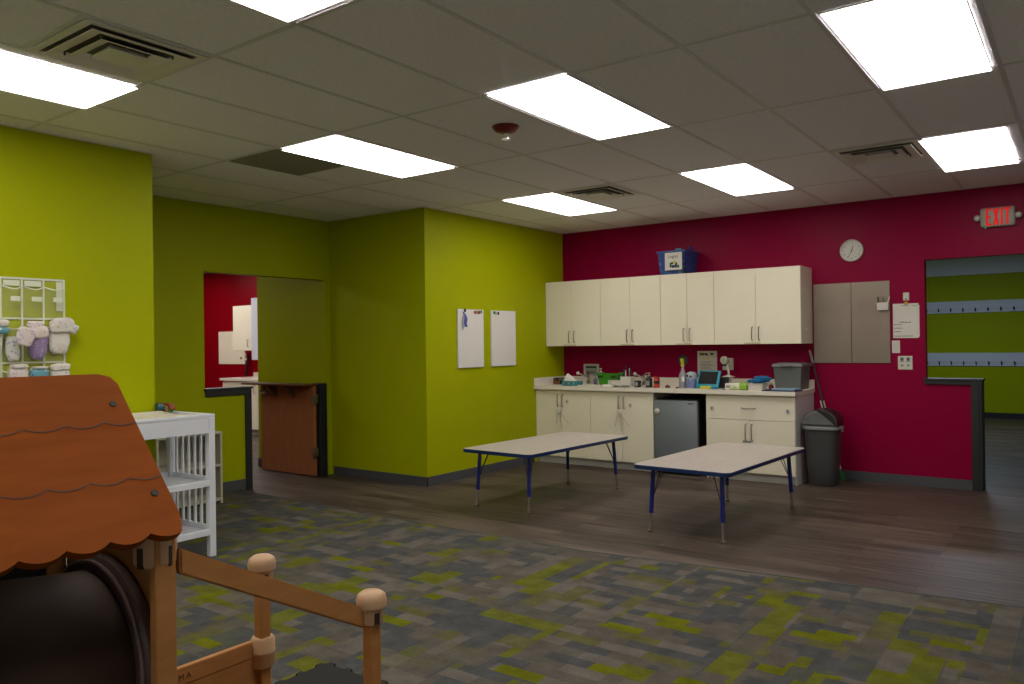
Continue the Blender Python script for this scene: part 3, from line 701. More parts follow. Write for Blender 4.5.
# dark round knob on the wall
p = at(683, 360, 'Y', -.01)
tag(obj('wall_disc', B().lathe([(.060, -.001), (.060, -.012), (.045, -.020), (.020, -.022), (.004, -.022)], (p.x, 0, p.z), 28, axis='Y'), 'grey', smooth=40), 'round dark disc on the red wall behind the spray bottle', 'wall disc')
# spray bottle
p = at(683, 383, 'Y', -.42); x = p.x; Y = -.42
t = thing('spray_bottle', 'frosted spray bottle with a yellow trigger', 'spray bottle', (x, Y, ZC))
obj('bottle', B().lathe([(.040, 0), (.044, .006), (.044, .125), (.040, .15), (.022, .185), (.015, .215), (.015, .235)], (x, Y, ZC), 22), 'spraybody', t, 40)
q = obj('spray_head', B().lathe([(.018, .2355), (.018, .255), (.012, .26), (.012, .285)], (x, Y, ZC), 14).box(x-.012, x+.011, Y-.04, Y+.014, ZC+.2855, ZC+.322, .004), 'yellow', t, 40)
obj('trigger', B().tube([(x-.003, Y-.024, ZC+.285), (x-.003, Y-.030, ZC+.262), (x-.003, Y-.04, ZC+.245)], [.006, .005, .004], 8), 'yellow', q, 50)
obj('label', B().box(x+.005, x+.036, Y-.0465, Y-.0365, ZC+.07, ZC+.125, .001), 'paper', t)
# wipes canister with a face lid
p = at(691.5, 383, 'Y', -.42); x = p.x
t = thing('wipes_canister', 'blue printed round canister with a pale domed lid beside the tablet', 'canister', (x, Y, ZC))
obj('can', B().lathe([(.054, 0), (.057, .004), (.057, .098), (.054, .10)], (x, Y, ZC), 26), 'owl', t, 40)
q = obj('lid', B().lathe([(.056, .1005), (.060, .118), (.058, .148), (.040, .172), (.004, .182)], (x, Y, ZC), 26), 'owlgrey', t, 40)
b = B()
for dx, dz in ((-.024, .135), (.014, .128)): b.ball((x+dx, Y-.056, ZC+dz), .013, .006, .013, 10, 8)
obj('eye_spot', b, 'ink', q, 60)
# tablet in a teal case
xa, xb = xr(694.5, 717.5, -.50)
tw = xb-xa
t = thing('tablet', 'tablet in a bright teal case propped up on the counter', 'tablet', ((xa+xb)/2, -.47, ZC), rotz=math.radians(-4), local=True)
lean = math.radians(-24)
def leaned(b): return b.rot(lean, 'X', (0, 0, .0))
obj('case', leaned(B().box(-tw/2, tw/2, -.016, .006, .012, .205, .008)), 'teal', t, 40)
obj('screen', leaned(B().box(-tw/2+.026, tw/2-.026, -.0215, -.0165, .048, .190)), 'screen', t)
obj('stand', B().box(-.06, .055, -.045, -.006, .0005, .030, .004), 'yellow', t)
obj('case_foot', B().box(-tw/2+.01, -.062, -.02, .03, .0005, .012, .003).box(.057, tw/2-.01, -.02, .03, .0005, .012, .003), 'teal', t)
obj('kickstand', B().box(-.05, .05, .122, .129, .006, .15).rot(math.radians(14), 'X', (0, .125, 0)), 'teal', t)
# notice behind the tablet
nx0, nx1 = xr(697.5, 717, -.004, 362); zt, zb = at(707, 351, 'Y', -.004).z, at(707, 374, 'Y', -.004).z
t = tag(obj('wall_notice', B().box(nx0, nx1, -.0035, -.001, zb, zt), 'paper'), 'white notice with a yellow-green heading on the red wall behind the tablet', 'notice')
obj('heading', B().box(nx0+.025, nx0+.085, -.0042, -.0036, zt-.05, zt-.022), 'olive', t)
b = B().box(nx0+.09, nx0+.115, -.0042, -.0036, zt-.048, zt-.024).box(nx0+.115, nx0+.13, -.0042, -.0036, zt-.054, zt-.036).box(nx0+.155, nx0+.19, -.0042, -.0036, zt-.046, zt-.022)
obj('picture', b, 'ink', t)
obj('highlight_line', B().box(nx0+.03, nx0+.055, -.0042, -.0036, zt-.094, zt-.086).box(nx0+.065, nx0+.145, -.0042, -.0036, zt-.096, zt-.084), 'yellow', t)
b = B()
for i in range(7):
    z = zt-.115-.017*i
    b.box(nx0+.03+.012*(i % 2), nx1-.04-.02*((i*5) % 3), -.0042, -.0036, z-.004, z)
obj('printing', b, 'greyink', t)
# black speaker box, monitor camera, outlet
x0, x1 = xr(718, 726.5, -.30)
t = thing('speaker', 'small black speaker box behind the tablet', 'speaker', ((x0+x1)/2, -.28, ZC))
obj('speaker_case', B().box(x0, x1, -.33, -.23, ZC, ZC+.115, .006), 'black', t)
obj('speaker_grille', B().box(x0+.008, x1-.008, -.333, -.3305, ZC+.012, ZC+.10, .001), 'foam', t)
px0, px1 = xr(722.5, 733.5, -.004, 364); zt, zb = at(728, 358, 'Y', -.004).z, at(728, 370, 'Y', -.004).z
t = tag(obj('outlet_plate', B().box(px0, px1, -.007, -.001, zb, zt, .002), 'offwhite'), 'white double outlet plate behind the white monitor camera', 'outlet')
obj('socket', B().box((px0+px1)/2-.017, (px0+px1)/2+.017, -.009, -.0071, zb+.018, zb+.055, .002).box((px0+px1)/2-.017, (px0+px1)/2+.017, -.009, -.0071, zt-.055, zt-.018, .002), 'greyrim', t)
Y = -.20; x = at(728.5, 376, 'Y', Y).x; hz = at(724.5, 360, 'Y', -.23); 
zb = ZC+.116
t = thing('monitor_camera', 'white baby monitor camera on a round base', 'camera', (x, Y, ZC))
obj('stand_base', B().lathe([(.068, .117), (.070, .122), (.036, .130), (.012, .137)], (x, Y, ZC), 26).lathe([(.03, 0), (.03, .1165)], (x+.01, Y+.03, ZC), 16), 'offwhite', t, 40)
obj('stem', B().tube([(x, Y, ZC+.134), (x+.003, Y+.002, ZC+.17), (x-.008, Y, ZC+.20), (x-.012, Y-.004, ZC+.25)], [.012, .010, .016, .018], 12), 'offwhite', t, 50)
q = obj('camera_head', B().lathe([(.002, .03), (.035, .028), (.044, .012), (.044, -.012), (.036, -.024), (.002, -.026)], (x-.033, Y-.03, ZC+.302), 8, axis='Y'), 'offwhite', t, 50)
obj('lens', B().lathe([(.024, -.0262), (.022, -.030), (.002, -.030)], (x-.033, Y-.03, ZC+.302), 20, axis='Y'), 'cream', q)
obj('hinge', B().tube([(x-.058, Y-.028, ZC+.243), (x-.012, Y-.022, ZC+.246)], .009, 10), 'black', t, 50)
# wipe packs, tray, cloth, red toy, folder, storage bin
x0, x1 = xr(731.5, 749, -.52)
t = tag(obj('wipes_pack', B().soft(x0, x1, -.60, -.46, ZC, ZC+.072, .02, 6, seed=4), 'greenpk', smooth=60), 'white and green wipes pack between the tablet and the white tub', 'wipes pack')
obj('printed_end', B().soft(x0+(x1-x0)*.52, x1+.002, -.603, -.457, ZC-.0, ZC+.0745, .02, 6, seed=4), 'limeprint', t, 60)
x0, x1 = xr(726, 732, -.54)
t = tag(obj('small_white_box', B().box(x0, x1, -.57, -.51, ZC, ZC+.066, .004), 'offwhite'), 'small white box beside the green wipes pack', 'box')
obj('opening', B().box(x0+.012, x1-.012, -.5712, -.5702, ZC+.02, ZC+.045), 'greyrim', t)
x0, x1 = xr(749.5, 765, -.53)
t = thing('white_tub', 'white rectangular tub with blue cloth on it', 'tub', ((x0+x1)/2, -.52, ZC))
obj('tub_body', tub(B(), x0, x1, -.60, -.44, ZC, ZC+.062, .012), 'offwhite', t)
obj('rim', B().box(x0-.006, x1+.006, -.606, -.598, ZC+.0625, ZC+.069).box(x0-.006, x1+.006, -.442, -.434, ZC+.0625, ZC+.069), 'offwhite', t)
x0, x1 = xr(749, 771, -.50)
b = B().soft(x0, x1-.05, -.585, -.43, ZC+.0705, ZC+.115, .07, 2.6, 14, 5).soft(x0+.05, x1, -.56, -.43, ZC+.08, ZC+.145, .08, 2.4, 14, 6)
tag(obj('blue_cloth', b, 'bluecloth', smooth=60), 'crumpled blue cloth heaped on the white tub', 'cloth')
x = at(771, 386, 'Y', -.30).x
t = thing('toy_figure', 'small red toy with a white top next to the storage bin', 'toy', (x, -.30, ZC))
obj('toy_body', B().lathe([(.022, 0), (.028, .01), (.026, .035), (.015, .05)], (x, -.30, ZC), 16), 'darkred', t, 40)
obj('toy_head', B().ball((x-.002, -.30, ZC+.066), .018), 'offwhite', t, 60)
x0, x1 = xr(764, 800, -.58)
t = thing('folder', 'light blue flat folder lying at the counter end', 'folder', ((x0+x1)/2, -.58, ZC))
obj('cover', B().prism([(x0, -.66, ZC), (x1-.03, -.665, ZC), (x1, -.50, ZC), (x0+.03, -.49, ZC)], (0, 0, .012)), 'navy', t)
obj('sleeve', B().prism([(x0+.10, -.655, ZC+.0125), (x1-.035, -.66, ZC+.0125), (x1-.01, -.51, ZC+.0125), (x0+.12, -.50, ZC+.0125)], (0, 0, .016)), 'lightblue', t)
obj('sticker', B().prism([(x0+.135, -.645, ZC+.029), (x0+.19, -.646, ZC+.029), (x0+.20, -.60, ZC+.029), (x0+.145, -.60, ZC+.029)], (0, 0, .001)), 'coral', t)
x0, x1 = xr(773.5, 801.5, -.37)
t = thing('storage_bin', 'smoky grey lidded storage bin at the end of the counter', 'storage bin', ((x0+x1)/2, -.2, ZC))
zt = ZC+.255
obj('bin_body', tub(B(), x0, x1, -.37, -.05, ZC, zt, .016, .005), 'bingrey', t)
obj('bin_rim', B().box(x0-.012, x1+.012, -.382, -.364, zt-.018, zt+.002, .004).box(x0-.012, x1+.012, -.056, -.040, zt-.018, zt+.002, .004).box(x0-.012, x0+.004, -.364, -.056, zt-.018, zt+.002).box(x1-.004, x1+.012, -.364, -.056, zt-.018, zt+.002), 'binlid', t)
obj('lid', B().box(x0-.008, x1+.008, -.376, -.044, zt+.0025, zt+.012, .003).box(x0+.03, x1-.03, -.34, -.08, zt+.012, zt+.02, .003), 'binlid', t)
xm = (x0+x1)/2
obj('latch', B().tube([(xm-.055, -.383, zt-.004), (xm-.045, -.395, zt-.016), (xm+.045, -.395, zt-.016), (xm+.055, -.383, zt-.004)], .007, 8), 'grey', t, 50)

# ------------------------------------------------------------------ basket on the wall cabinets
a0 = at(658, 262, 'Y', -.40); 
t = thing('blue_basket', 'blue plastic basket full of blocks on the wall cabinets', 'basket', (1.70, -.25, 2.1965))
x0, x1 = xr(657.5, 684.5, -.39, 262); zt = at(670, 251, 'Y', -.39).z; zb = 2.1965
b = tub(B(), x0, x1, -.385, -.012, zb, zt, .022, .006)
obj('basket_body', b, 'bluebin_in', t)
obj('rim', B().box(x0-.012, x1+.012, -.397, -.379, zt-.016, zt+.004, .003).box(x0-.012, x1+.012, -.022, -.004, zt-.016, zt+.004, .003).box(x0-.012, x0+.006, -.379, -.022, zt-.016, zt+.004, .003).box(x1-.006, x1+.012, -.379, -.022, zt-.016, zt+.004, .003), 'bluebin', t)
obj('grip', B().tube([(x1+.006, -.30, zt), (x1+.012, -.27, zt+.035), (x1+.012, -.19, zt+.035), (x1+.006, -.16, zt)], .011, 8), 'bluebin', t, 50)
lx0, lx1 = xr(665, 682, -.40, 262); ly = -.402; lz1 = at(672, 252.5, 'Y', ly).z; lz0 = at(672, 270, 'Y', ly).z
q = obj('name_card', B().box(lx0, lx1, ly, ly+.003, lz0, lz1), 'paper', t)
xm = (lx0+lx1)/2
obj('lettering', B().text('Legos', .052, (xm-.005, ly-.0008, lz1-.045), (1, 0, 0), (0, 0, 1)), 'ink', q)
b = B()
for mi, bx, bz, w, hh in ((0, -.045, .03, .022, .05), (0, -.02, .025, .05, .03), (0, .02, .03, .026, .05), (1, .0, .07, .03, .03), (0, -.03, .065, .026, .022), (2, .03, .022, .04, .03), (2, -.04, .055, .018, .018), (3, -.005, .035, .03, .02)):
    b.mi = mi; b.box(xm+bx, xm+bx+w, ly-.0012-.0002*mi, ly-.0002, lz0+bz, lz0+bz+hh)
obj('picture', b, ['ink', 'yellow', 'markgreen', 'markblue'], q)
BL = [(.10, -.30, 'greentoy', 0), (.17, -.20, 'bluebin', .01), (.20, -.33, 'teal', .03), (.06, -.15, 'redtoy', 0), (.13, -.12, 'yellow', .0), (.24, -.14, 'navy', .01)]
NM = ['green toy block peeking over the basket rim', 'deep blue toy block deep in the blue basket', 'light blue toy block standing highest in the basket', 'red toy block at the back of the blue basket', 'yellow toy block at the back of the blue basket', 'navy toy block at the grip end of the basket']
for (dx, yy, m_, dz), lab in zip(BL, NM):
    q = B().box(x0+dx, x0+dx+.064, yy-.016, yy+.016, zt-.055+dz, zt-.005+dz, .002)
    for k in range(4): q.lathe([(.005, 0), (.005, .004)], (x0+dx+.008+.016*k, yy, zt-.005+dz), 8)
    tag(obj('toy_block', q, m_), lab, 'toy block', 'toy blocks in the blue basket')

# ------------------------------------------------------------------ on the red wall
p = at(851.5, 250.5, 'Y', -.02)
cx, cz = p.x, p.z
t = thing('wall_clock', 'round white wall clock on the red wall', 'clock', (cx, -.02, cz-.12))
obj('rim', B().lathe([(.111, -.001), (.114, -.018), (.110, -.034), (.101, -.034), (.098, -.016), (.098, -.012)], (cx, 0, cz), 40, axis='Y'), 'offwhite', t, 40)
obj('dial', B().lathe([(.0975, -.0121), (.0975, -.0145)], (cx, 0, cz), 40, axis='Y'), 'clockface', t)
b = B()
for k in range(1, 13):
    a = PI/2-k*PI/6; b.text(str(k), .027, (cx+.079*math.cos(a), -.0150, cz+.079*math.sin(a)), (1, 0, 0), (0, 0, 1))
obj('numeral', b, 'greyink', t)
def hand(n, ang, L, w):
    d = Vector((math.sin(ang), 0, math.cos(ang))); s = Vector((d.z, 0, -d.x)); o_ = Vector((cx, -.0162, cz))
    obj(n, B().prism([o_-d*.015-s*w, o_+d*L-s*w*.5, o_+d*L+s*w*.5, o_-d*.015+s*w], (0, -.0012, 0)), 'ink', t)
hand('hour_hand', math.radians(17), .055, .0045); hand('minute_hand', math.radians(206), .083, .0026)
# steel boards
for i, (u0, u1, lab) in enumerate(((813.7, 851.2, 'magnetic steel board nearest the wall cabinets'), (851.6, 890, 'magnetic steel board carrying the white marker cup'))):
    x0, x1 = at(u0, 320, 'Y', -.012).x, at(u1, 320, 'Y', -.012).x
    s = tag(obj('steel_board', B().box(x0, x1, -.014, -.003, 1.208, 2.02, .0015), 'steel'), lab, 'magnetic board', 'steel boards on the red wall')
    obj('edge_strip', B().box(x0, x1, -.015, -.001, 1.200, 1.2075), 'nickel', s)
x0, x1 = xr(877, 888.5, -.05, 304); zb, zt = at(883, 310, 'Y', -.05).z, at(883, 302.5, 'Y', -.05).z
t = thing('marker_cup', 'white magnetic cup holding pens on the steel board', 'cup', ((x0+x1)/2, -.04, zb))
obj('cup_body', tub(B(), x0, x1, -.068, -.0145, zb, zt, .004, .004), 'offwhite', t)
for dx, lean_, m_, lab in ((.018, -.012, 'ink', 'black pen tilted outward in the white magnetic cup'), (.05, .006, 'greyink', 'grey pen upright in the middle of the magnetic cup'), (.082, .03, 'offwhite', 'white pen leaning toward the opening in the magnetic cup')):
    tag(obj('pen', B().tube([(x0+dx, -.04, zb+.006), (x0+dx+lean_, -.04, zt+.052), (x0+dx+lean_*1.05, -.04, zt+.058)], [.006, .006, .003], 8), m_, smooth=40), lab, 'pen', 'pens in the magnetic cup')
# notice sheets with hook and clip
x0, x1 = xr(893, 918.5, -.004, 320); zt, zb = at(905, 303.5, 'Y', -.004).z, at(905, 338, 'Y', -.004).z
p = at(906, 298, 'Y', -.01)
t = thing('adhesive_hook', 'white adhesive hook above the notice sheets', 'hook', (p.x, -.01, p.z))
obj('plate', B().box(p.x-.027, p.x+.027, -.010, -.001, p.z-.026, p.z+.055, .004), 'offwhite', t)
obj('hook_arm', B().tube([(p.x, -.007, p.z-.008), (p.x, -.018, p.z-.016), (p.x, -.022, p.z-.004)], .005, 8), 'nickel', t, 50)
tag(obj('binder_clip', B().prism([(p.x-.018, -.013, zt-.012), (p.x+.018, -.013, zt-.012), (p.x+.012, -.013, zt+.016), (p.x-.012, -.013, zt+.016)], (0, .012, 0)), 'gold'), 'small brass clip gripping the notice sheets under the hook', 'clip')
q = thing('notice_sheets', 'white notice sheets clipped under the adhesive hook', 'notice', ((x0+x1)/2, -.004, zb))
obj('back_sheet', B().box(x0+.03, x1+.008, -.0022, -.001, zb+.012, zt-.018), 'paper', q)
fs = obj('front_sheet', B().box(x0, x1, -.0045, -.0025, zb, zt), 'paper', q)
b = B()
b.text('EMERGENCY INFO', .020, ((x0+x1)/2+.02, -.0052, zb+.155), (1, 0, 0), (0, 0, 1))
for s_, dz in (('First Name:', .135), ('Phone Number:', .096), ('Address / City:', .058), ('Contact name, date and phone', .014)):
    b.text(s_, .015, (x0+.012, -.0052, zb+dz), (1, 0, 0), (0, 0, 1), align='LEFT')
b.text('Notice', .016, ((x0+x1)/2-.03, -.0052, zt-.018), (1, 0, 0), (0, 0, 1)); b.text('Room 4', .013, (x1-.035, -.0052, zt-.024), (1, 0, 0), (0, 0, 1))
b.bm.clear()
# only blurred grey lines of print can be made out on the sheet
def scribble(z, a0_, a1_, hgt, seed):
    r = random.Random(seed); xx = a0_
    while xx < a1_:
        wd = r.uniform(.006, .014); b.box(xx, min(xx+wd, a1_), -.0053, -.0046, z, z+hgt*r.uniform(.6, 1)); xx += wd+r.uniform(.002, .005)
wS = x1-x0
scribble(zb+.150, x0+wS*.26, x0+wS*.70, .013, 1); scribble(zb+.130, x0+.01, x0+wS*.34, .009, 2); scribble(zb+.094, x0+.01, x0+wS*.38, .009, 3)
scribble(zb+.060, x0+.01, x0+wS*.32, .009, 4); scribble(zb+.016, x0+.01, x0+wS*.78, .008, 5); scribble(zt-.024, x0+wS*.35, x0+wS*.62, .008, 6); scribble(zt-.027, x0+wS*.76, x0+wS*.95, .008, 7)
obj('printing', b, 'greyink', fs)
x0, x1 = xr(892, 900, -.004, 347); zt, zb = at(896, 340.5, 'Y', -.004).z, at(896, 353, 'Y', -.004).z
t = tag(obj('light_switch', B().box(x0, x1, -.007, -.001, zb, zt, .002), 'offwhite'), 'white rocker light switch below the notice sheets', 'light switch')
obj('rocker', B().box((x0+x1)/2-.016, (x0+x1)/2+.016, -.010, -.0072, zb+.025, zt-.025, .002), 'lamside', t)
x0, x1 = xr(898, 912.5, -.004, 362); zt, zb = at(905, 356, 'Y', -.004).z, at(905, 369.5, 'Y', -.004).z
t = tag(obj('wall_outlet', B().box(x0, x1, -.007, -.001, zb, zt, .002), 'offwhite'), 'white double outlet low on the red wall under the light switch', 'outlet')
b = B()
for k in (-1, 1):
    xc = (x0+x1)/2+k*.028
    b.box(xc-.016, xc+.016, -.009, -.0072, zt-.058, zt-.014, .001); b.box(xc-.012, xc+.012, -.009, -.0072, zb+.03, zb+.05, .001)
obj('socket', b, 'greyrim', t)
b = B()
for k in (-1, 1):
    xc = (x0+x1)/2+k*.028
    b.box(xc-.010, xc-.002, -.0098, -.0091, zt-.04, zt-.02); b.box(xc+.003, xc+.010, -.0098, -.0091, zt-.04, zt-.02)
obj('slot', b, 'ink', t)
# exit sign
xa, xb = xr(980, 1015.5, -.05, 216); zt, zb = at(997, 206.8, 'Y', -.05).z, at(997, 226.5, 'Y', -.05).z
xm, zm = (xa+xb)/2, (zt+zb)/2
t = thing('exit_sign', 'lit red exit sign with two side lamps above the opening', 'exit sign', (xm, -.02, zb))
obj('housing', B().box(xa, xb, -.052, -.001, zb, zt, .022, 4), 'exitbody', t, 40)
b = B()
lh, lw, st_ = .154, .043, .0165      # letter height, width, stroke
def bar(x0, x1, z0, z1): b.box(x0, x1, -.0535, -.0522, z0, z1)
zb_, zt_ = zm-lh/2+.002, zm+lh/2+.002
lx = xm-.092
bar(lx, lx+st_, zb_, zt_); bar(lx+st_, lx+lw, zt_-st_, zt_); bar(lx+st_, lx+lw, zb_, zb_+st_); bar(lx+st_, lx+lw*.86, zm-st_/2+.002, zm+st_/2+.002)
lx += .056
for q_ in (1, -1):
    xs_ = (lx, lx+lw+.006) if q_ > 0 else (lx+lw+.006, lx)
    a_, c_ = (xs_[0]-st_*.55*q_+ (st_*.55*q_), xs_[1])
    b.prism([(a_, -.0522, zb_), (a_+st_*1.1*q_, -.0522, zb_), (c_, -.0522, zt_), (c_-st_*1.1*q_, -.0522, zt_)], (0, -.0013-.0002*(q_ < 0), 0))
lx += .060; bar(lx, lx+st_, zb_, zt_)
lx += .029; bar(lx, lx+lw+.006, zt_-st_, zt_); bar(lx+lw/2+.003-st_/2, lx+lw/2+.003+st_/2, zb_, zt_-st_)
obj('lettering', b, 'exitred', t)
for s in (-1, 1):
    ex = xm+s*((xb-xa)/2+.022)
    q = obj('lamp_head', B().lathe([(.024, -.005), (.028, -.02), (.028, -.05), (.022, -.054)], (ex, 0, zm+.002), 18, axis='Y').box(min(ex, xm+s*(xb-xa)/2), max(ex, xm+s*(xb-xa)/2), -.03, -.015, zm-.012, zm+.006), 'exitbody', t, 40)
    obj('lens', B().lathe([(.013, -.0542), (.014, -.058), (.002, -.059)], (ex, 0, zm+.002), 16, axis='Y'), 'offwhite', q, 40)
obj('indicator', B().ball((xa+.042, -.045, zb-.004), .008), 'greenled', t, 60)

# ------------------------------------------------------------------ waste bin and broom
bx, by = 3.297, -.40
t = thing('waste_bin', 'tall grey swing-lid waste bin beside the drawer cabinet', 'waste bin', (bx, by, 0))
def rrect(cx, cy, rx, ry, z, p=4., n=32):
    o_ = []
    for k in range(n):
        a = 2*PI*k/n; c_, s_ = math.cos(a), math.sin(a)
        o_.append((cx+math.copysign(abs(c_)**(2/p), c_)*rx, cy+math.copysign(abs(s_)**(2/p), s_)*ry, z))
    return o_
obj('bin_body', B().loft([rrect(bx, by, rx, ry, z) for rx, ry, z in ((.120, .125, .001), (.127, .13, .012), (.144, .15, .25), (.160, .168, .555))]), 'grey', t, 35)
obj('rim', B().loft([rrect(bx, by, rx, ry, z) for rx, ry, z in ((.165, .172, .5555), (.177, .182, .56), (.177, .182, .578), (.165, .17, .585))]), 'greyrim', t, 35)
# domed hood: an arched body with sloping black flap on the far right
hood = []
n = 15
for k in range(n):
    a = PI*k/(n-1)
    hood.append((bx-.165*math.cos(a), .586+.165*(math.sin(a)**.8)))
b = B(); b.prism([(x, by-.155, z) for x, z in hood], (0, .31, 0)); bmesh.ops.bevel(b.bm, geom=[e for e in b.bm.edges if abs(e.verts[0].co.y-e.verts[1].co.y) < 1e-6], offset=.022, segments=3, affect='EDGES')
obj('lid', b, 'greylid', t, 35)
fl = [(x, z+.0045) for x, z in hood if x > bx-.05]
b = B(); b.prism([(x+.003, by-.125, z) for x, z in fl]+[(x+.001, by-.125, z-.004) for x, z in fl[::-1]], (0, .25, 0))
obj('swing_flap', b, 'flap', t, 35)
fa = [(x, z) for x, z in hood if x > bx-.045]
b = B(); b.prism([(bx-.045, by-.1575, .750)]+[(x, by-.1575, z) for x, z in fa]+[(bx+.155, by-.1575, .60), (bx+.09, by-.1575, .66), (bx+.02, by-.1575, .72)], (0, .002, 0)); obj('flap_side', b, 'flap', t)
obj('clip', B().box(bx+.178, bx+.189, by-.03, by+.03, .535, .59, .003), 'greyrim', t)
t = thing('broom', 'upright broom with a grey handle and green bristles leaning behind the waste bin', 'broom', (3.39, -.07, 0))
P0, P1 = at(809.6, 350, 'Y', -.03), at(837, 459, 'Y', -.07); L = lambda s: P0+(P1-P0)*s
obj('handle', B().tube([L(.12), L(1)], .0098, 12), 'broomh', t, 50)
obj('grip', B().tube([L(0), L(.01), L(.11), L(.12)], [.008, .0115, .012, .0105], 12), 'greyrim', t, 50)
b = B(); s1, s2 = L(.47), L(.55)
for dx in (-.016, .016): b.tube([s1+Vector((dx, -.012, 0)), s2+Vector((dx, -.014, 0))], .007, 8)
obj('clamp', b, 'offwhite', t, 50)
obj('ferrule', B().tube([L(.985), P1+Vector((.012, -.002, -.06)), P1+Vector((.018, -.003, -.10))], [.014, .02, .026], 12), 'offwhite', t, 50)
b = B(); b.loft([rrect(P1.x+.022, -.073, rx, ry, z, 3, 20) for rx, ry, z in ((.058, .030, .001), (.055, .028, .04), (.040, .022, .08), (.024, .016, .105))])
obj('bristles', b, 'gbrush', t)

# ------------------------------------------------------------------ whiteboards on the green wall
for i, (y0, y1, lab) in enumerate(((-2.122, -1.685, 'tall whiteboard with a hanging blue glove on the green wall'), (-1.540, -1.08, 'tall plain whiteboard on the green wall nearer the wall cabinets'))):
    s = tag(obj('whiteboard', B().box(.001, .022, y0, y1, 1.19, 1.822, .003), 'whiteboard'), lab, 'whiteboard', 'whiteboards on the green wall')
def magnet(y, z, m_, lab, w=.028, h=.032):
    tag(obj('magnet_clip', B().box(.0222, .032, y-w/2, y+w/2, z-h/2, z+h/2, .003).box(.0222, .036, y-w*.3, y+w*.3, z+h*.1, z+h*.4, .002), m_), lab, 'magnet', 'small magnet clips on the whiteboards')
magnet(-1.840, 1.792, 'markred', 'red magnet clip at the top of the glove whiteboard')
magnet(-1.802, 1.792, 'markorange', 'orange magnet clip at the top of the glove whiteboard')
magnet(-1.768, 1.792, 'ink', 'black magnet clip at the top of the glove whiteboard')
magnet(-1.730, 1.798, 'greyink', 'grey magnet clip nearest the top corner of the glove whiteboard', .02)
magnet(-1.492, 1.795, 'markgreen', 'green magnet clip at the corner of the plain whiteboard')
magnet(-1.455, 1.79, 'offwhite', 'pale magnet clip between green and black on the plain whiteboard')
magnet(-1.418, 1.79, 'ink', 'black magnet clip on the plain whiteboard', .024)
t = thing('rubber_glove', 'blue and grey cloth glove hanging from a clip on the whiteboard', 'glove', (.03, -2.01, 1.63))
obj('clip', B().box(.0222, .042, -2.026, -2.010, 1.79, 1.825, .002), 'ink', t)
obj('glove_body', B().loft([[(.0235+.5*w_*(1+math.cos(a))*.35, yc+w_*math.sin(a), z) for a in [2*PI*k/10 for k in range(10)]] for w_, yc, z in ((.008, -2.045, 1.795), (.022, -2.010, 1.755), (.034, -2.005, 1.71), (.036, -2.025, 1.67), (.020, -1.985, 1.63))]), 'glove', t, 50)
obj('glove_cuff', B().loft([[(.0235+.5*w_*(1+math.cos(a))*.4, yc+w_*math.sin(a), z) for a in [2*PI*k/10 for k in range(10)]] for w_, yc, z in ((.008, -2.025, 1.785), (.022, -2.040, 1.73), (.03, -2.045, 1.67), (.012, -2.050, 1.60))]), 'glovegrey', t, 50)

# ------------------------------------------------------------------ children's tables
def rounded(cx, cy, hx, hy, r, z, n=5):
    o_ = []
    for sx, sy, a0_ in ((1, 1, 0), (-1, 1, PI/2), (-1, -1, PI), (1, -1, 1.5*PI)):
        for k in range(n+1):
            a = a0_+PI/2*k/n; o_.append((cx+sx*(hx-r)+r*math.cos(a), cy+sy*(hy-r)+r*math.sin(a), z))
    return o_
def play_table(loc, rz, label):
    t = thing('activity_table', label, 'table', loc, 'low blue-edged tables', rz, True)
    hx, hy, zt = .385, .81, .520
    obj('tabletop', B().loft([rounded(0, 0, hx-.004, hy-.004, .05, zt-.026), rounded(0, 0, hx-.004, hy-.004, .05, zt)]), 'tabletop', t)
    b = B(); b.loft([rounded(0, 0, hx-.0035, hy-.0035, .05, zt-.001), rounded(0, 0, hx, hy, .052, zt-.004), rounded(0, 0, hx, hy, .052, zt-.028), rounded(0, 0, hx-.0035, hy-.0035, .05, zt-.031), rounded(0, 0, hx-.0035, hy-.0035, .05, zt-.001)], caps=False)
    obj('edge_band', b, 'blue', t, 35)
    for sx in (-1, 1):
        for sy in (-1, 1):
            tx, ty = sx*.275, sy*.675; fx, fy = sx*.292, sy*.712
            P = lambda s: Vector((tx+(fx-tx)*s, ty+(fy-ty)*s, (zt-.028)*(1-s)))
            lg = obj('leg', B().tube([P(0), P(.70)], .0165, 14).box(tx-.035, tx+.035, ty-.035, ty+.035, zt-.032, zt-.0265), 'bluemetal', t, 40)
            obj('leg_insert', B().tube([P(.701), P(.955)], .0125, 12), 'chrome', lg, 40)
            obj('glide', B().tube([P(.956), P(.965), P(.999)], [.012, .017, .017], 12), 'nickel', lg, 40)
            j = P(.52)
            b = B()
            for ax_, ay in ((-sx*.085, -sy*.03), (-sx*.025, -sy*.095)):
                b.tube([j+Vector((0, 0, -.02)), j+Vector((ax_*.1, ay*.1, .03)), Vector((tx+ax_*.9, ty+ay*.9, zt-.05)), Vector((tx+ax_, ty+ay, zt-.027))], .0038, 6)
            obj('brace', b, 'wire', lg, 50)
    return t
t1 = play_table((1.365, -2.41, 0), math.radians(-2.6), 'low blue-edged table nearer the green wall')
dup(t1, (3.07, -2.44, 0), 'low blue-edged table nearer the waste bin', rotz=math.radians(-2.4))

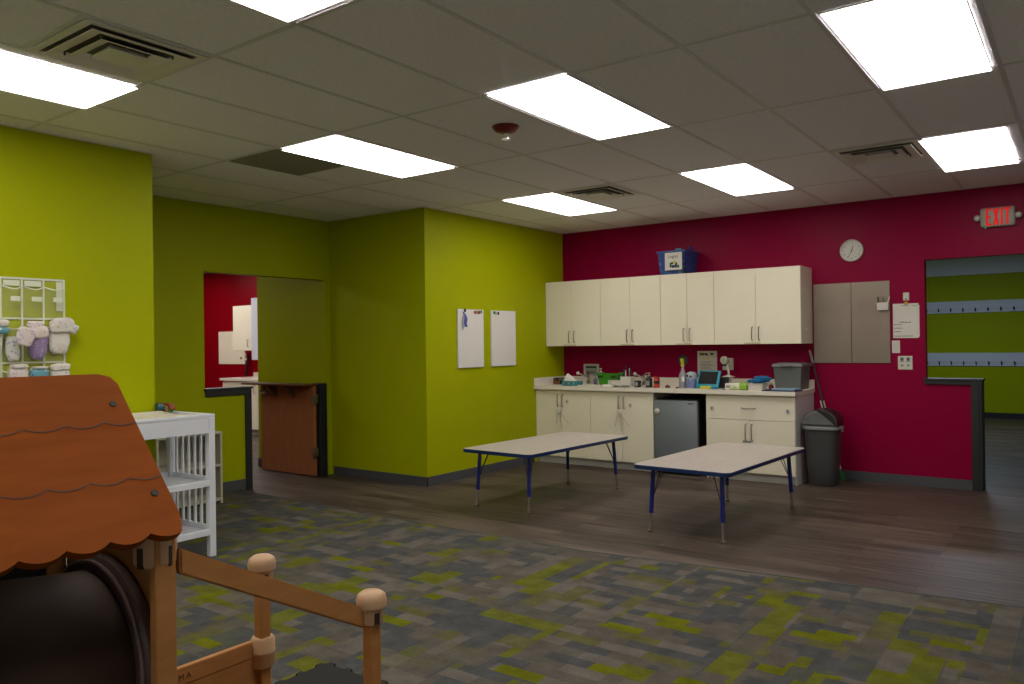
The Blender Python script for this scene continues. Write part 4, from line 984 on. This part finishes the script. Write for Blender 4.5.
# ------------------------------------------------------------------ changing table, pad, toys, cream shelf
cx0, cx1, cy1, cy0 = .02, .564, -5.382, -6.35
t = thing('changing_table', 'white slatted changing table against the green wall behind the orange-brown roof', 'changing table', ((cx0+cx1)/2, (cy0+cy1)/2, .004))
pw = .045
for x in (cx0, cx1-pw):
    for y in (cy0, cy1-pw): obj('leg', B().box(x, x+pw, y, y+pw, .0046, .962, .002), 'whitewood', t)
b = B().box(cx1-.02, cx1-.002, cy0+pw, cy1-pw, .855, .96, .001).box(cx0+.002, cx0+.02, cy0+pw, cy1-pw, .855, .96, .001).box(cx0+pw, cx1-pw, cy1-.02, cy1-.002, .855, .96, .001).box(cx0+pw, cx1-pw, cy0+.002, cy0+.02, .855, .96, .001)
obj('apron', b, 'whitewood', t)
obj('top_tray', B().box(cx0-.006, cx1-.002, cy0-.006, cy0+.03, .9625, .984, .003).box(cx0-.006, cx1-.002, cy1-.03, cy1+.002, .9625, .984, .003).box(cx0-.006, cx0+.03, cy0+.03, cy1-.03, .9625, .984, .003).box(cx1-.03, cx1-.002, cy0+.03, cy1-.03, .9625, .984, .003).box(cx0+.02, cx1-.02, cy0+.02, cy1-.02, .935, .945), 'whitewood', t)
for z in (.50, .165):
    s = obj('shelf', B().box(cx0+.02, cx1-.02, cy0+.02, cy1-.02, z, z+.012), 'whitewood', t)
    obj('shelf_rail', B().box(cx1-.022, cx1-.002, cy0+pw, cy1-pw, z-.012, z+.03, .002).box(cx0+.002, cx0+.022, cy0+pw, cy1-pw, z-.012, z+.045, .002).box(cx0+pw, cx1-pw, cy1-.022, cy1-.002, z-.012, z+.045, .002).box(cx0+pw, cx1-pw, cy0+.002, cy0+.022, z-.012, z+.045, .002), 'whitewood', s)
for y in (cy1-.018, cy0+.006):
    for z0, z1 in ((.546, .854), (.211, .487)):
        for k in range(6):
            x = cx0+pw+.036+(cx1-cx0-2*pw-.072)*(k/5)
            obj('slat', B().box(x-.011, x+.011, y, y+.012, z0, z1), 'whitewood', t)
b = B(); b.loft([[(x, y, z) for x, y, z in ((cx0+.035, yy, .9455), (cx1-.035, yy, .9455), (cx1-.035, yy, .99+dz), (cx1-.13, yy, .975+dz*.4), (cx0+.13, yy, .975+dz*.4), (cx0+.035, yy, .992+dz))] for yy, dz in ((cy0+.04, 0), (cy1-.16, 0), (cy1-.10, .004), (cy1-.045, -.02))])
tag(obj('changing_pad', b, 'pad'), 'cream changing pad lying in the white changing table tray', 'changing pad')
t = thing('toy_building', 'little teal and black toy at the wall end of the changing table', 'toy', (.075, -5.45, .984))
tx, ty, tz = .058, -5.475, .985
obj('toy_base', B().box(tx-.05, tx+.01, ty-.028, ty+.028, tz, tz+.014, .002), 'ink', t)
obj('toy_top', B().prism([(tx-.05, ty-.025, tz+.0145), (tx+.008, ty-.025, tz+.0145), (tx-.015, ty-.025, tz+.055), (tx-.052, ty-.025, tz+.06)], (0, .05, 0)), 'tealtoy', t)
t = thing('toy_gate', 'red, green and orange toy next to the teal one on the changing table', 'toy', (.15, -5.395, .984))
gx0 = .082
obj('arch', B().prism([(gx0-.015, -5.475, tz+.062), (gx0+.055, -5.475, tz+.062), (gx0+.090, -5.475, tz+.025), (gx0+.078, -5.475, tz+.016), (gx0+.046, -5.475, tz+.046), (gx0, -5.475, tz+.046)], (0, .035, 0)), 'redtoy', t)
obj('pillar', B().box(gx0+.04, gx0+.066, -5.47, -5.445, tz, tz+.045, .002), 'greentoy', t)
obj('block', B().box(gx0+.008, gx0+.034, -5.47, -5.445, tz, tz+.032, .002), 'orangetoy', t)
# cream shelf unit by the recess wall
t = thing('shelf_unit', 'low cream open shelf unit in the recess behind the changing table', 'shelf unit', (-1.24, -4.57, .004))
ux0, ux1, uy0, uy1, uz = -1.43, -1.05, -4.90, -4.262, .665
for y in (uy0, uy1-.02): obj('side_panel', B().box(ux0, ux1, y, y+.02, .0046, uz-.02), 'cream', t)
obj('top', B().box(ux0, ux1+.002, uy0, uy1, uz-.0195, uz, .002), 'cream', t)
obj('bottom', B().box(ux0, ux1, uy0+.02, uy1-.02, .03, .055), 'cream', t)
obj('middle_shelf', B().box(ux0+.008, ux1-.002, uy0+.02, uy1-.02, .345, .365), 'cream', t)
obj('back_panel', B().box(ux0, ux0+.008, uy0+.02, uy1-.02, .055, uz-.02), 'cream', t)

# ------------------------------------------------------------------ hanging organiser and diapers
yc = [at(u, 320, 'X', .01).y for u in (-19, 1, 22.5, 44, 64.5)]
zr = [1.895, 1.642, 1.362, 1.085]
t = thing('hanging_organizer', 'clear pocket organiser with white edges hanging on the green wall', 'organiser', (.01, yc[2], zr[-1]))
b = B()
for y in yc: b.box(.002, .007, y-.006, y+.006, zr[-1], zr[0])
for z in zr: b.box(.002, .0075, yc[0]-.006, yc[-1]+.006, z-.006, z+.006)
obj('binding', b, 'strip', t)
obj('backing', B().box(.0012, .0018, yc[0], yc[-1], zr[-1], zr[0]), 'clearback', t)
for r in range(3):
    for k in range(4):
        ya, yb = yc[k]+.006, yc[k+1]-.006; z1, z0 = zr[r]-.05, zr[r+1]+.006
        b = B(); N = 6; rows = []
        for z, dp in ((z0, .008), (z0+.03, .03), ((z0+z1)/2, .036), (z1-.02, .035), (z1, .04)):
            rows.append([(.008+dp*math.sin(PI*i/N)**.7 if 0 < i < N else .008, ya+(yb-ya)*i/N, z-(.02*math.sin(PI*i/N) if z == z1 else 0)) for i in range(N+1)])
        for A_, B_ in zip(rows, rows[1:]):
            for i in range(N): b.poly([A_[i], A_[i+1], B_[i+1], B_[i]])
        p = obj('pocket', b, 'clear', t, 60)
        obj('pocket_hem', B().tube(rows[-1], .0045, 6), 'strip', p, 60)
        if r == 0:
            obj('top_card', B().box(.008, .010, ya+.008, yb-.008, zr[0]-.048, zr[0]-.012), 'strip', p) if k < 3 else obj('top_card', B().box(.008, .010, ya+.07, yb-.004, zr[0]-.20, zr[0]-.012), 'strip', p)
            obj('name_tag', B().box(.046, .048, ya+.035, yb-.02, z1-.095, z1-.065), 'strip', p)
def diaper(parts, label):
    t = thing('diaper', label, 'diaper', (.03, sum(parts[0][1][2:4])/2, parts[0][1][4]), 'folded diapers in the organiser')
    for nm, a, m_, jt, sd, tp, tn in parts:
        obj(nm, B().soft(*a, jt, 3.0, 18, sd, tp, tn), m_, t, 60)
G_ = lambda u, v: at(u, v, 'X', .045)
def dbox(u0, u1, v0, v1, x0=.012, x1=.055):
    a, c_ = G_(u0, v1), G_(u1, v0); return (x0, x1, a.y, c_.y, a.z, c_.z)
diaper([('diaper_body', dbox(-14, 4, 322, 356), 'diaperstripe', .03, 1, .8, 0), ('waistband', dbox(-16, 8, 319, 327, .03, .085), 'diaperw', .03, 2, 1, 0), ('leg_cuff', dbox(-16, 8.5, 327, 334, .03, .08), 'diaperblue', .03, 2, 1, 0)], 'grey striped diaper at the left edge in the second row of pockets')
diaper([('diaper_body', dbox(7, 20, 336, 361, .012, .045), 'diaperstripe', .06, 3, 1.1, .12), ('flap', dbox(12, 31, 328, 346, .088, .115), 'diaperpink', .05, 4, .85, -.22)], 'pink-white diaper flopping out of the second row beside the lavender one')
diaper([('diaper_body', dbox(26.5, 48, 329, 360, .015, .075), 'diaperlav', .03, 5, .74, 0), ('waistband', dbox(26.5, 47.5, 326, 339, .035, .088), 'diaperpink', .04, 6, .97, 0), ('back_frill', dbox(27.5, 45, 321, 328, .02, .05), 'diaperpink', .05, 16, 1, 0)], 'lavender diaper with a pink waistband in the second row of pockets')
diaper([('diaper_body', dbox(48, 70, 329, 354, .015, .07), 'diaperw', .04, 7, .86, 0), ('flap', dbox(49, 72, 318, 333, .03, .09), 'diaperw', .05, 8, 1.1, .1), ('side_tab', dbox(66, 77, 324, 334, .045, .08), 'diaperstripe', .05, 18, .8, -.35)], 'white printed diaper spilling out at the outer edge of the second row')
diaper([('diaper_body', dbox(7, 28, 366, 388, .015, .075), 'diaperpink', .04, 9, .85, 0), ('waistband', dbox(9, 27, 364, 369, .03, .083), 'diaperw', .05, 10, 1, 0)], 'white and pink diaper in the third row just above the roof')
diaper([('diaper_body', dbox(29, 48, 367, 388, .015, .075), 'diaperblue', .04, 11, .85, 0), ('waistband', dbox(31, 47, 366, 369, .03, .080), 'diaperw', .04, 12, 1, 0)], 'blue printed diaper in the third row just above the roof')
diaper([('diaper_body', dbox(50, 70, 367, 388, .015, .065), 'diaperstripe', .05, 13, .85, 0), ('waistband', dbox(50, 70, 363, 371, .02, .075), 'diaperw', .06, 14, .95, .05)], 'white ridged diaper in the third row nearest the changing table')

# ------------------------------------------------------------------ wooden play structure (foreground)
t = thing('playhouse', 'wooden playhouse with an orange-brown scalloped roof in the foreground', 'playhouse', (3.74, -8.1, .004))
NY, SY_ = -7.722, -8.62
HX, HY = .0125, .0215          # half section of the house posts
AX, BX = at(156, 600, 'Y', NY-HY).x-HX, 3.527
CX = at(155.5, 556, 'Y', NY).x   # the joint sits a little to the inside
RX, RZ, EX, EZ = 3.738, 1.380, 4.022, 1.076
def roof(side):
    ya, yb = -7.692, -8.66
    ex = EX if side > 0 else 2*RX-EX
    U = Vector((ex-RX, 0, EZ-RZ)); L_ = U.length; U = U/L_; V = Vector((0, -1, 0)); N_ = U.cross(V); N_ = N_ if N_.z > 0 else -N_
    O = Vector((RX, ya, RZ)); Wd = ya-yb; pit = .0755
    def S(s, d, n=0): return O+V*s+U*d+N_*n
    def scal(s, amp=.014):
        f = ((s-.072) % pit)/pit
        return amp*(1-(2*f-1)**2)
    out = [S(.03, 0), S(.009, .009), S(0, .03)]
    out += [S(0, L_-.045), S(.006, L_-.018)]
    k = 0; s = .0115
    while s < Wd:
        out.append(S(s, L_-.012+scal(s))); s += .00755
    out += [S(Wd, L_-.03), S(Wd, .0)]
    b = B(); b.prism([p-N_*.009 for p in out], N_*.018)
    b.mi = 1
    for fr in (.335, .675):
        pts = []; s = .004
        while s < Wd-.004:
            pts.append(S(s, L_*fr-.008+scal(s+.006, .011), .0088)); s += .00755
        b.tube(pts, .0016, 5)
    rp = obj('roof_panel', b, ['roof', 'groove'], t, 30)
    for s_, d_ in ((.030, .085), (.030, .318), (.80, .085), (.80, .318)):
        c_ = S(s_, d_, .009)
        obj('bolt', B().tube([c_, c_+N_*.0025], .0072, 14), 'ink', rp)
    
roof(1); roof(-1)
def conn(x, y, z0, z1, name='connector', r=.040, par=None):
    """plastic joint around a post with the slots that take the panels"""
    b = B().lathe([(r*.86, z0), (r, z0+.008), (r, z1-.02), (r*.93, z1-.006), (r*.6, z1), (.001, z1)], (x, y, 0), 26)
    q = obj(name, b, 'tanplastic', par or t, 40)
    b = B()
    for a in range(4):
        an = a*PI/2+.3
        c_, s_ = math.cos(an), math.sin(an)
        bb = B(); bb.box(x+r*.90, x+r*1.012, y-.007, y+.007, z0+.002, z0+(z1-z0)*.45); bb.rot(an, 'Z', (x, y, 0))
        me = bpy.data.meshes.new('tmp'); bb.bm.to_mesh(me); b.bm.from_mesh(me); bpy.data.meshes.remove(me); bb.bm.free()
    obj('slot', b, 'groove', q)
def post(x, y, z1, par=None, hw=None):
    b = B()
    b.loft([rrect(x, y, hw or HX, hw or HY, z, 9, 32) for z in (.0046, z1)])
    return obj('post', b, 'tan', par or t, 30)
for x in (AX, BX):
    for y in (NY, SY_):
        p = post(x, y, 1.09); conn(CX if x == AX else x, y, 1.013, 1.105, par=p)
# end panel behind the tunnel, with a curved top
TX, TZ, TR = 3.722, .782, .184
PY = -7.694
arc = [(TX+.2*math.cos(a), PY, .99+.085*math.sin(a)) for a in [PI*k/16 for k in range(17)]]
obj('end_panel', B().prism([(AX-.036, PY, .03), (AX-.036, PY, 1.0)]+arc+[(BX+.0, PY, 1.0), (BX+.0, PY, .03)], (0, .016, 0)), 'tan', t)
obj('side_panel', B().box(BX-.008, BX+.008, SY_+.031, PY-.005, .03, 1.06), 'black', t)  # added panel, black to carry the shade of the interior under the roof
tn = B(); N = 40
def ringY(r, y, cz=TZ): return [(TX+r*math.cos(2*PI*k/N), y, cz+r*math.sin(2*PI*k/N)) for k in range(N)]
tn.loft([ringY(TR, -7.735), ringY(TR, -7.75), ringY(TR+.004, -7.80, TZ+.001), ringY(TR+.014, -7.90, TZ+.003), ringY(TR+.016, -8.30, TZ+.003), ringY(TR+.024, -8.42, TZ+.003), ringY(TR+.014, -8.42, TZ+.003), ringY(TR+.006, -8.30, TZ+.003), ringY(TR-.012, -7.735), ringY(TR, -7.735)], caps=False)
tu = obj('tunnel', tn, 'tunnel', t, 40)
obj('tunnel_rim', B().loft([ringY(TR+.024, PY-.0005), ringY(TR+.027, PY-.004), ringY(TR+.027, -7.718), ringY(TR+.018, -7.728), ringY(TR+.008, -7.734), ringY(TR-.01, -7.734), ringY(TR-.01, PY-.0005), ringY(TR+.024, PY-.0005)], caps=False), 'tunnelrim', tu, 40)
rg = B(); rg.loft([[(TX+(TR+.018+.0045*math.cos(f))*math.cos(a), -7.7305+.0045*math.sin(f), TZ+(TR+.018+.0045*math.cos(f))*math.sin(a)) for a in [2*PI*k/N for k in range(N)]] for f in [2*PI*j/8 for j in range(9)]], caps=False)
obj('rim_edge', rg, 'rimedge', tu, 60)  # paler ring along the front edge of the rim
# stair rail section
P1x, P1y, P2x, P2y = 3.996, -7.180, 3.574, -7.195
for x, y, zt_ in ((P1x, P1y, .826), (P2x, P2y, .856)):
    p = post(x, y, zt_-.055, hw=.0165)
    p.data.name = 'post'
    cp = obj('post_cap', B().lathe([(.027, zt_-.078), (.0285, zt_-.075), (.0300, zt_-.040), (.0375, zt_-.037), (.0385, zt_-.022), (.035, zt_-.008), (.024, zt_), (.001, zt_+.001)], (x, y, 0), 26), 'tanplastic', p, 40)
    b = B(); b.box(x+.0255, x+.0298, y-.007, y+.007, zt_-.076, zt_-.048); b.rot(-.28, 'Z', (x, y, 0)); obj('slot', b, 'groove', cp)
rA0, rA1 = at(177, 547.5, 'X', AX), at(177, 573.5, 'X', AX); rB0, rB1 = at(360, 606.5, 'X', P1x), at(362, 628, 'X', P1x)
b = B(); y0, y1 = NY+.030, P1y-.026
def zl(pa, pb, y): return pa.z+(pb.z-pa.z)*(y-pa.y)/(pb.y-pa.y)
xx = AX-.010
b.prism([(xx, y0, zl(rA0, rB0, y0)), (xx, y1, zl(rA0, rB0, y1)), (xx, y1, zl(rA1, rB1, y1)), (xx, y0, zl(rA1, rB1, y0))], (.022, 0, 0))
bmesh.ops.bevel(b.bm, geom=list(b.bm.edges), offset=.004, segments=2, affect='EDGES')
obj('handrail', b, 'tan', t, 30)
b = B(); b.box(BX+.028, BX+.046, NY+.02, P2y-.012, .577, .624, .004)
obj('panel_rail', b, 'tan', t)
obj('stair_panel', B().box(BX+.030, BX+.044, NY+.02, P2y-.014, .06, .5765), 'tan', t)
obj('maker_mark', B().text('M', .022, (BX+.0468, -7.44, .598), (0, 1, 0), (0, 0, 1)).text('A', .022, (BX+.0468, -7.42, .598), (0, 1, 0), (0, 0, 1)), 'groove', t)
b = B().lathe([(.028, .548), (.033, .554), (.033, .586), (.0345, .588), (.0345, .592), (.033, .594), (.033, .624), (.028, .630), (.001, .630)], (P2x, P2y, 0), 24)
obj('connector', b, 'tanplastic', t, 40)
obj('stair_side', B().box(AX-.018, AX-.006, NY+.034, P1y-.034, .03, .30, .003), 'tan', t)
for k, z in enumerate((.12, .27, .42)):
    ys = P1y-.04-.15*k
    obj('step', B().box(BX+.05, AX-.02, ys-.14, ys, z-.02, z), 'tan', t)
# black puzzle mat
b = B(); mx0, mx1, my0, my1 = 2.665, 3.265, -6.80, -6.205
pts = []; nt_ = 11
def teeth(a, c_, out):
    a, c_, out = Vector(a), Vector(c_), Vector(out)
    for k in range(nt_):
        for f, o_ in ((.08, 0), (.22, .5), (.18, 1), (.5, 1.15), (.82, 1), (.78, .5), (.92, 0)) if k % 2 == 0 else ((.15, 0), (.85, 0)):
            pts.append(a+(c_-a)*((k+f)/nt_)+out*o_*.018)
teeth((mx0, my0, .005), (mx1, my0, .005), (0, -1, 0)); teeth((mx1, my0, .005), (mx1, my1, .005), (1, 0, 0)); teeth((mx1, my1, .005), (mx0, my1, .005), (0, 1, 0)); teeth((mx0, my1, .005), (mx0, my0, .005), (-1, 0, 0))
b.prism(pts, (0, 0, .012))
tag(obj('foam_mat', b, 'foam'), 'black interlocking foam mat on the carpet behind the stair rail', 'mat')

# ------------------------------------------------------------------ seen through the half-door opening
x0, x1 = at(233, 330, 'Y', -.41).x, at(251.5, 330, 'Y', -.41).x
t = thing('wall_cabinet', 'white wall cabinet in the next room, seen through the half-door opening', 'cabinet', (x0, -.2, 1.40))
obj('carcass', B().box(x0, x1, -.39, -.001, 1.39, 2.16, .002), 'lam', t)
q = obj('door', B().box(x0+.001, x1-.001, -.41, -.391, 1.392, 2.158, .002), 'lam', t)
obj('handle', B().tube([(x1-.09, -.411, 1.58), (x1-.09, -.435, 1.57), (x1-.09, -.435, 1.46), (x1-.09, -.411, 1.45)], .006, 8), 'nickel', q, 50)
a, c_ = at(219, 364, 'Y', -.01), at(244.5, 331, 'Y', -.01)
tag(obj('pin_board', B().box(a.x, c_.x, -.014, -.001, a.z, c_.z, .002), 'lam'), 'plain cream board on the red wall of the next room', 'board')
p = at(241, 358, 'Y', -.02)
tag(obj('magnet_clip', B().lathe([(.022, -.0145), (.024, -.022), (.012, -.028)], (p.x, 0, p.z), 12, axis='Y'), 'gold'), 'small brass-coloured magnet on the cream board in the next room', 'magnet')
xa_ = at(251.4, 330, 'Y', -.70).x
t = thing('wall_cupboard', 'tall pale deep cupboard in the next room, half hidden by the green wall', 'cupboard', (xa_+.5, -.35, 1.235))
obj('carcass', B().box(xa_, xa_+1.1, -.68, -.001, 1.235, 2.248, .002), 'hookboard', t)
obj('door', B().box(xa_+.001, xa_+.55, -.70, -.681, 1.237, 2.246, .002).box(xa_+.553, xa_+1.099, -.70, -.681, 1.237, 2.246, .002), 'hookboard', t)
x0 = at(219.5, 380, 'Y', -.69).x
tag(obj('countertop', B().box(x0, -2.69, -.69, -.001, .885, .925, .002).box(x0, -2.69, -.016, -.001, .925, 1.0), 'counter'), 'white countertop in the next room behind the half wall', 'countertop')
xs_ = at(252, 400, 'Y', -.65).x
t = thing('base_cabinet', 'white base cabinet under the next room countertop', 'cabinet', ((x0-2.6)/2, -.33, 0))
obj('carcass', B().box(x0+.03, -2.70, -.63, -.001, .09, .884), 'lam', t)
for k in range(4):
    xa_, xb_ = x0+.03+k*(-2.70-x0-.03)/4, x0+.03+(k+1)*(-2.70-x0-.03)/4
    q = obj('door', B().box(xa_+.002, xb_-.002, -.65, -.631, .092, .87, .002), 'lam', t)
    pull(xb_-.05, .68, .82, q)
obj('toe_kick', B().box(x0+.03, -2.70, -.59, -.575, .001, .089), 'kick', t)
a = at(246.3, 357, 'Y', -.01)
t = tag(obj('wall_outlet', B().box(a.x-.05, a.x+.05, -.008, -.001, a.z-.06, a.z+.06, .002), 'offwhite'), 'white outlet above the next room countertop', 'outlet')
obj('plug', B().box(a.x-.0, a.x+.05, -.03, -.0085, a.z-.02, a.z+.03, .003), 'redp', t)
tag(obj('power_cord', B().tube([(a.x+.07, -.04, a.z+.06), (a.x+.10, -.045, a.z-.04), (a.x+.06, -.05, a.z-.2), (a.x+.05, -.06, .9355)], .022, 8), 'black', smooth=50), 'dark cord hanging down to the next room countertop', 'cord')
for x0, y0, lab in ((-7.9, -1.9, 'added light panel deep in the next room, out of view'), (-6.5, -1.9, 'added light panel over the next room counter, out of view'), (-7.2, -3.6, 'added light panel in the second row of the next room, out of view'), (-5.7, -3.6, 'added light panel beside the second row of the next room, out of view'), (-4.6, -2.6, 'added light panel behind the green wall end, out of view'),
                    (-7.0, -5.2, 'added light panel in the middle of the next room, out of view'), (-4.0, -4.9, 'added light panel near the half door, out of view')):
    light_panel(x0, x0+.58, y0, y0+1.2, lab)  # unseen panels added to brighten the next room

# ------------------------------------------------------------------ coat hooks in the corridor
for (z0, z1), lab in (((1.895, 2.11), 'upper white coat-hook board on the corridor wall'), ((.93, 1.168), 'lower white coat-hook board on the corridor wall')):
    t = thing('hook_board', lab, 'coat rack', (4.3, 7.85, z0), 'coat-hook boards')
    obj('board', B().box(2.2, 6.9, 7.848, 7.869, z0, z1, .003), 'hookboard', t)
    obj('batten', B().box(2.2, 6.9, 7.842, 7.8475, z0+.055, z0+.075, .002), 'lamside', t)
    x = 2.42
    while x < 6.8:
        q = B().box(x-.012, x+.012, 7.836, 7.8415, z0+.03, z0+.075, .003)
        q.tube([(x, 7.836, z0+.075), (x, 7.80, z0+.075), (x, 7.79, z0+.09)], [.006, .006, .008], 8).tube([(x, 7.836, z0+.036), (x, 7.81, z0+.03), (x, 7.80, z0+.045)], [.006, .006, .008], 8)
        obj('coat_hook', q, 'ink', t, 50); x += .196
# added cool area light to brighten the corridor, no fixture seen
ld = bpy.data.lights.new('corridor_fill', 'AREA'); ld.shape = 'RECTANGLE'; ld.size = 1.2; ld.size_y = .6; ld.energy = 62; ld.color = (.66, .80, 1.0)
lo = bpy.data.objects.new('corridor_fill', ld); COL.objects.link(lo); lo.location = (3.6, 4.6, 2.97)

# ------------------------------------------------------------------ world, view
wd = bpy.data.worlds.new('world'); SC.world = wd; wd.use_nodes = True
wd.node_tree.nodes['Background'].inputs[0].default_value = (.5, .55, .6, 1); wd.node_tree.nodes['Background'].inputs[1].default_value = .0
vs = SC.view_settings
SC.display_settings.display_device = 'sRGB'
vs.view_transform = 'Standard'; vs.look = 'None'; vs.exposure = 0.0; vs.gamma = 1.0; vs.use_curve_mapping = False
SC.cycles.use_denoising = True
SC.cycles.max_bounces = 10; SC.cycles.diffuse_bounces = 6; SC.cycles.transparent_max_bounces = 16
SC.cycles.sample_clamp_indirect = 6.0
SC.cycles.caustics_reflective = False; SC.cycles.caustics_refractive = False
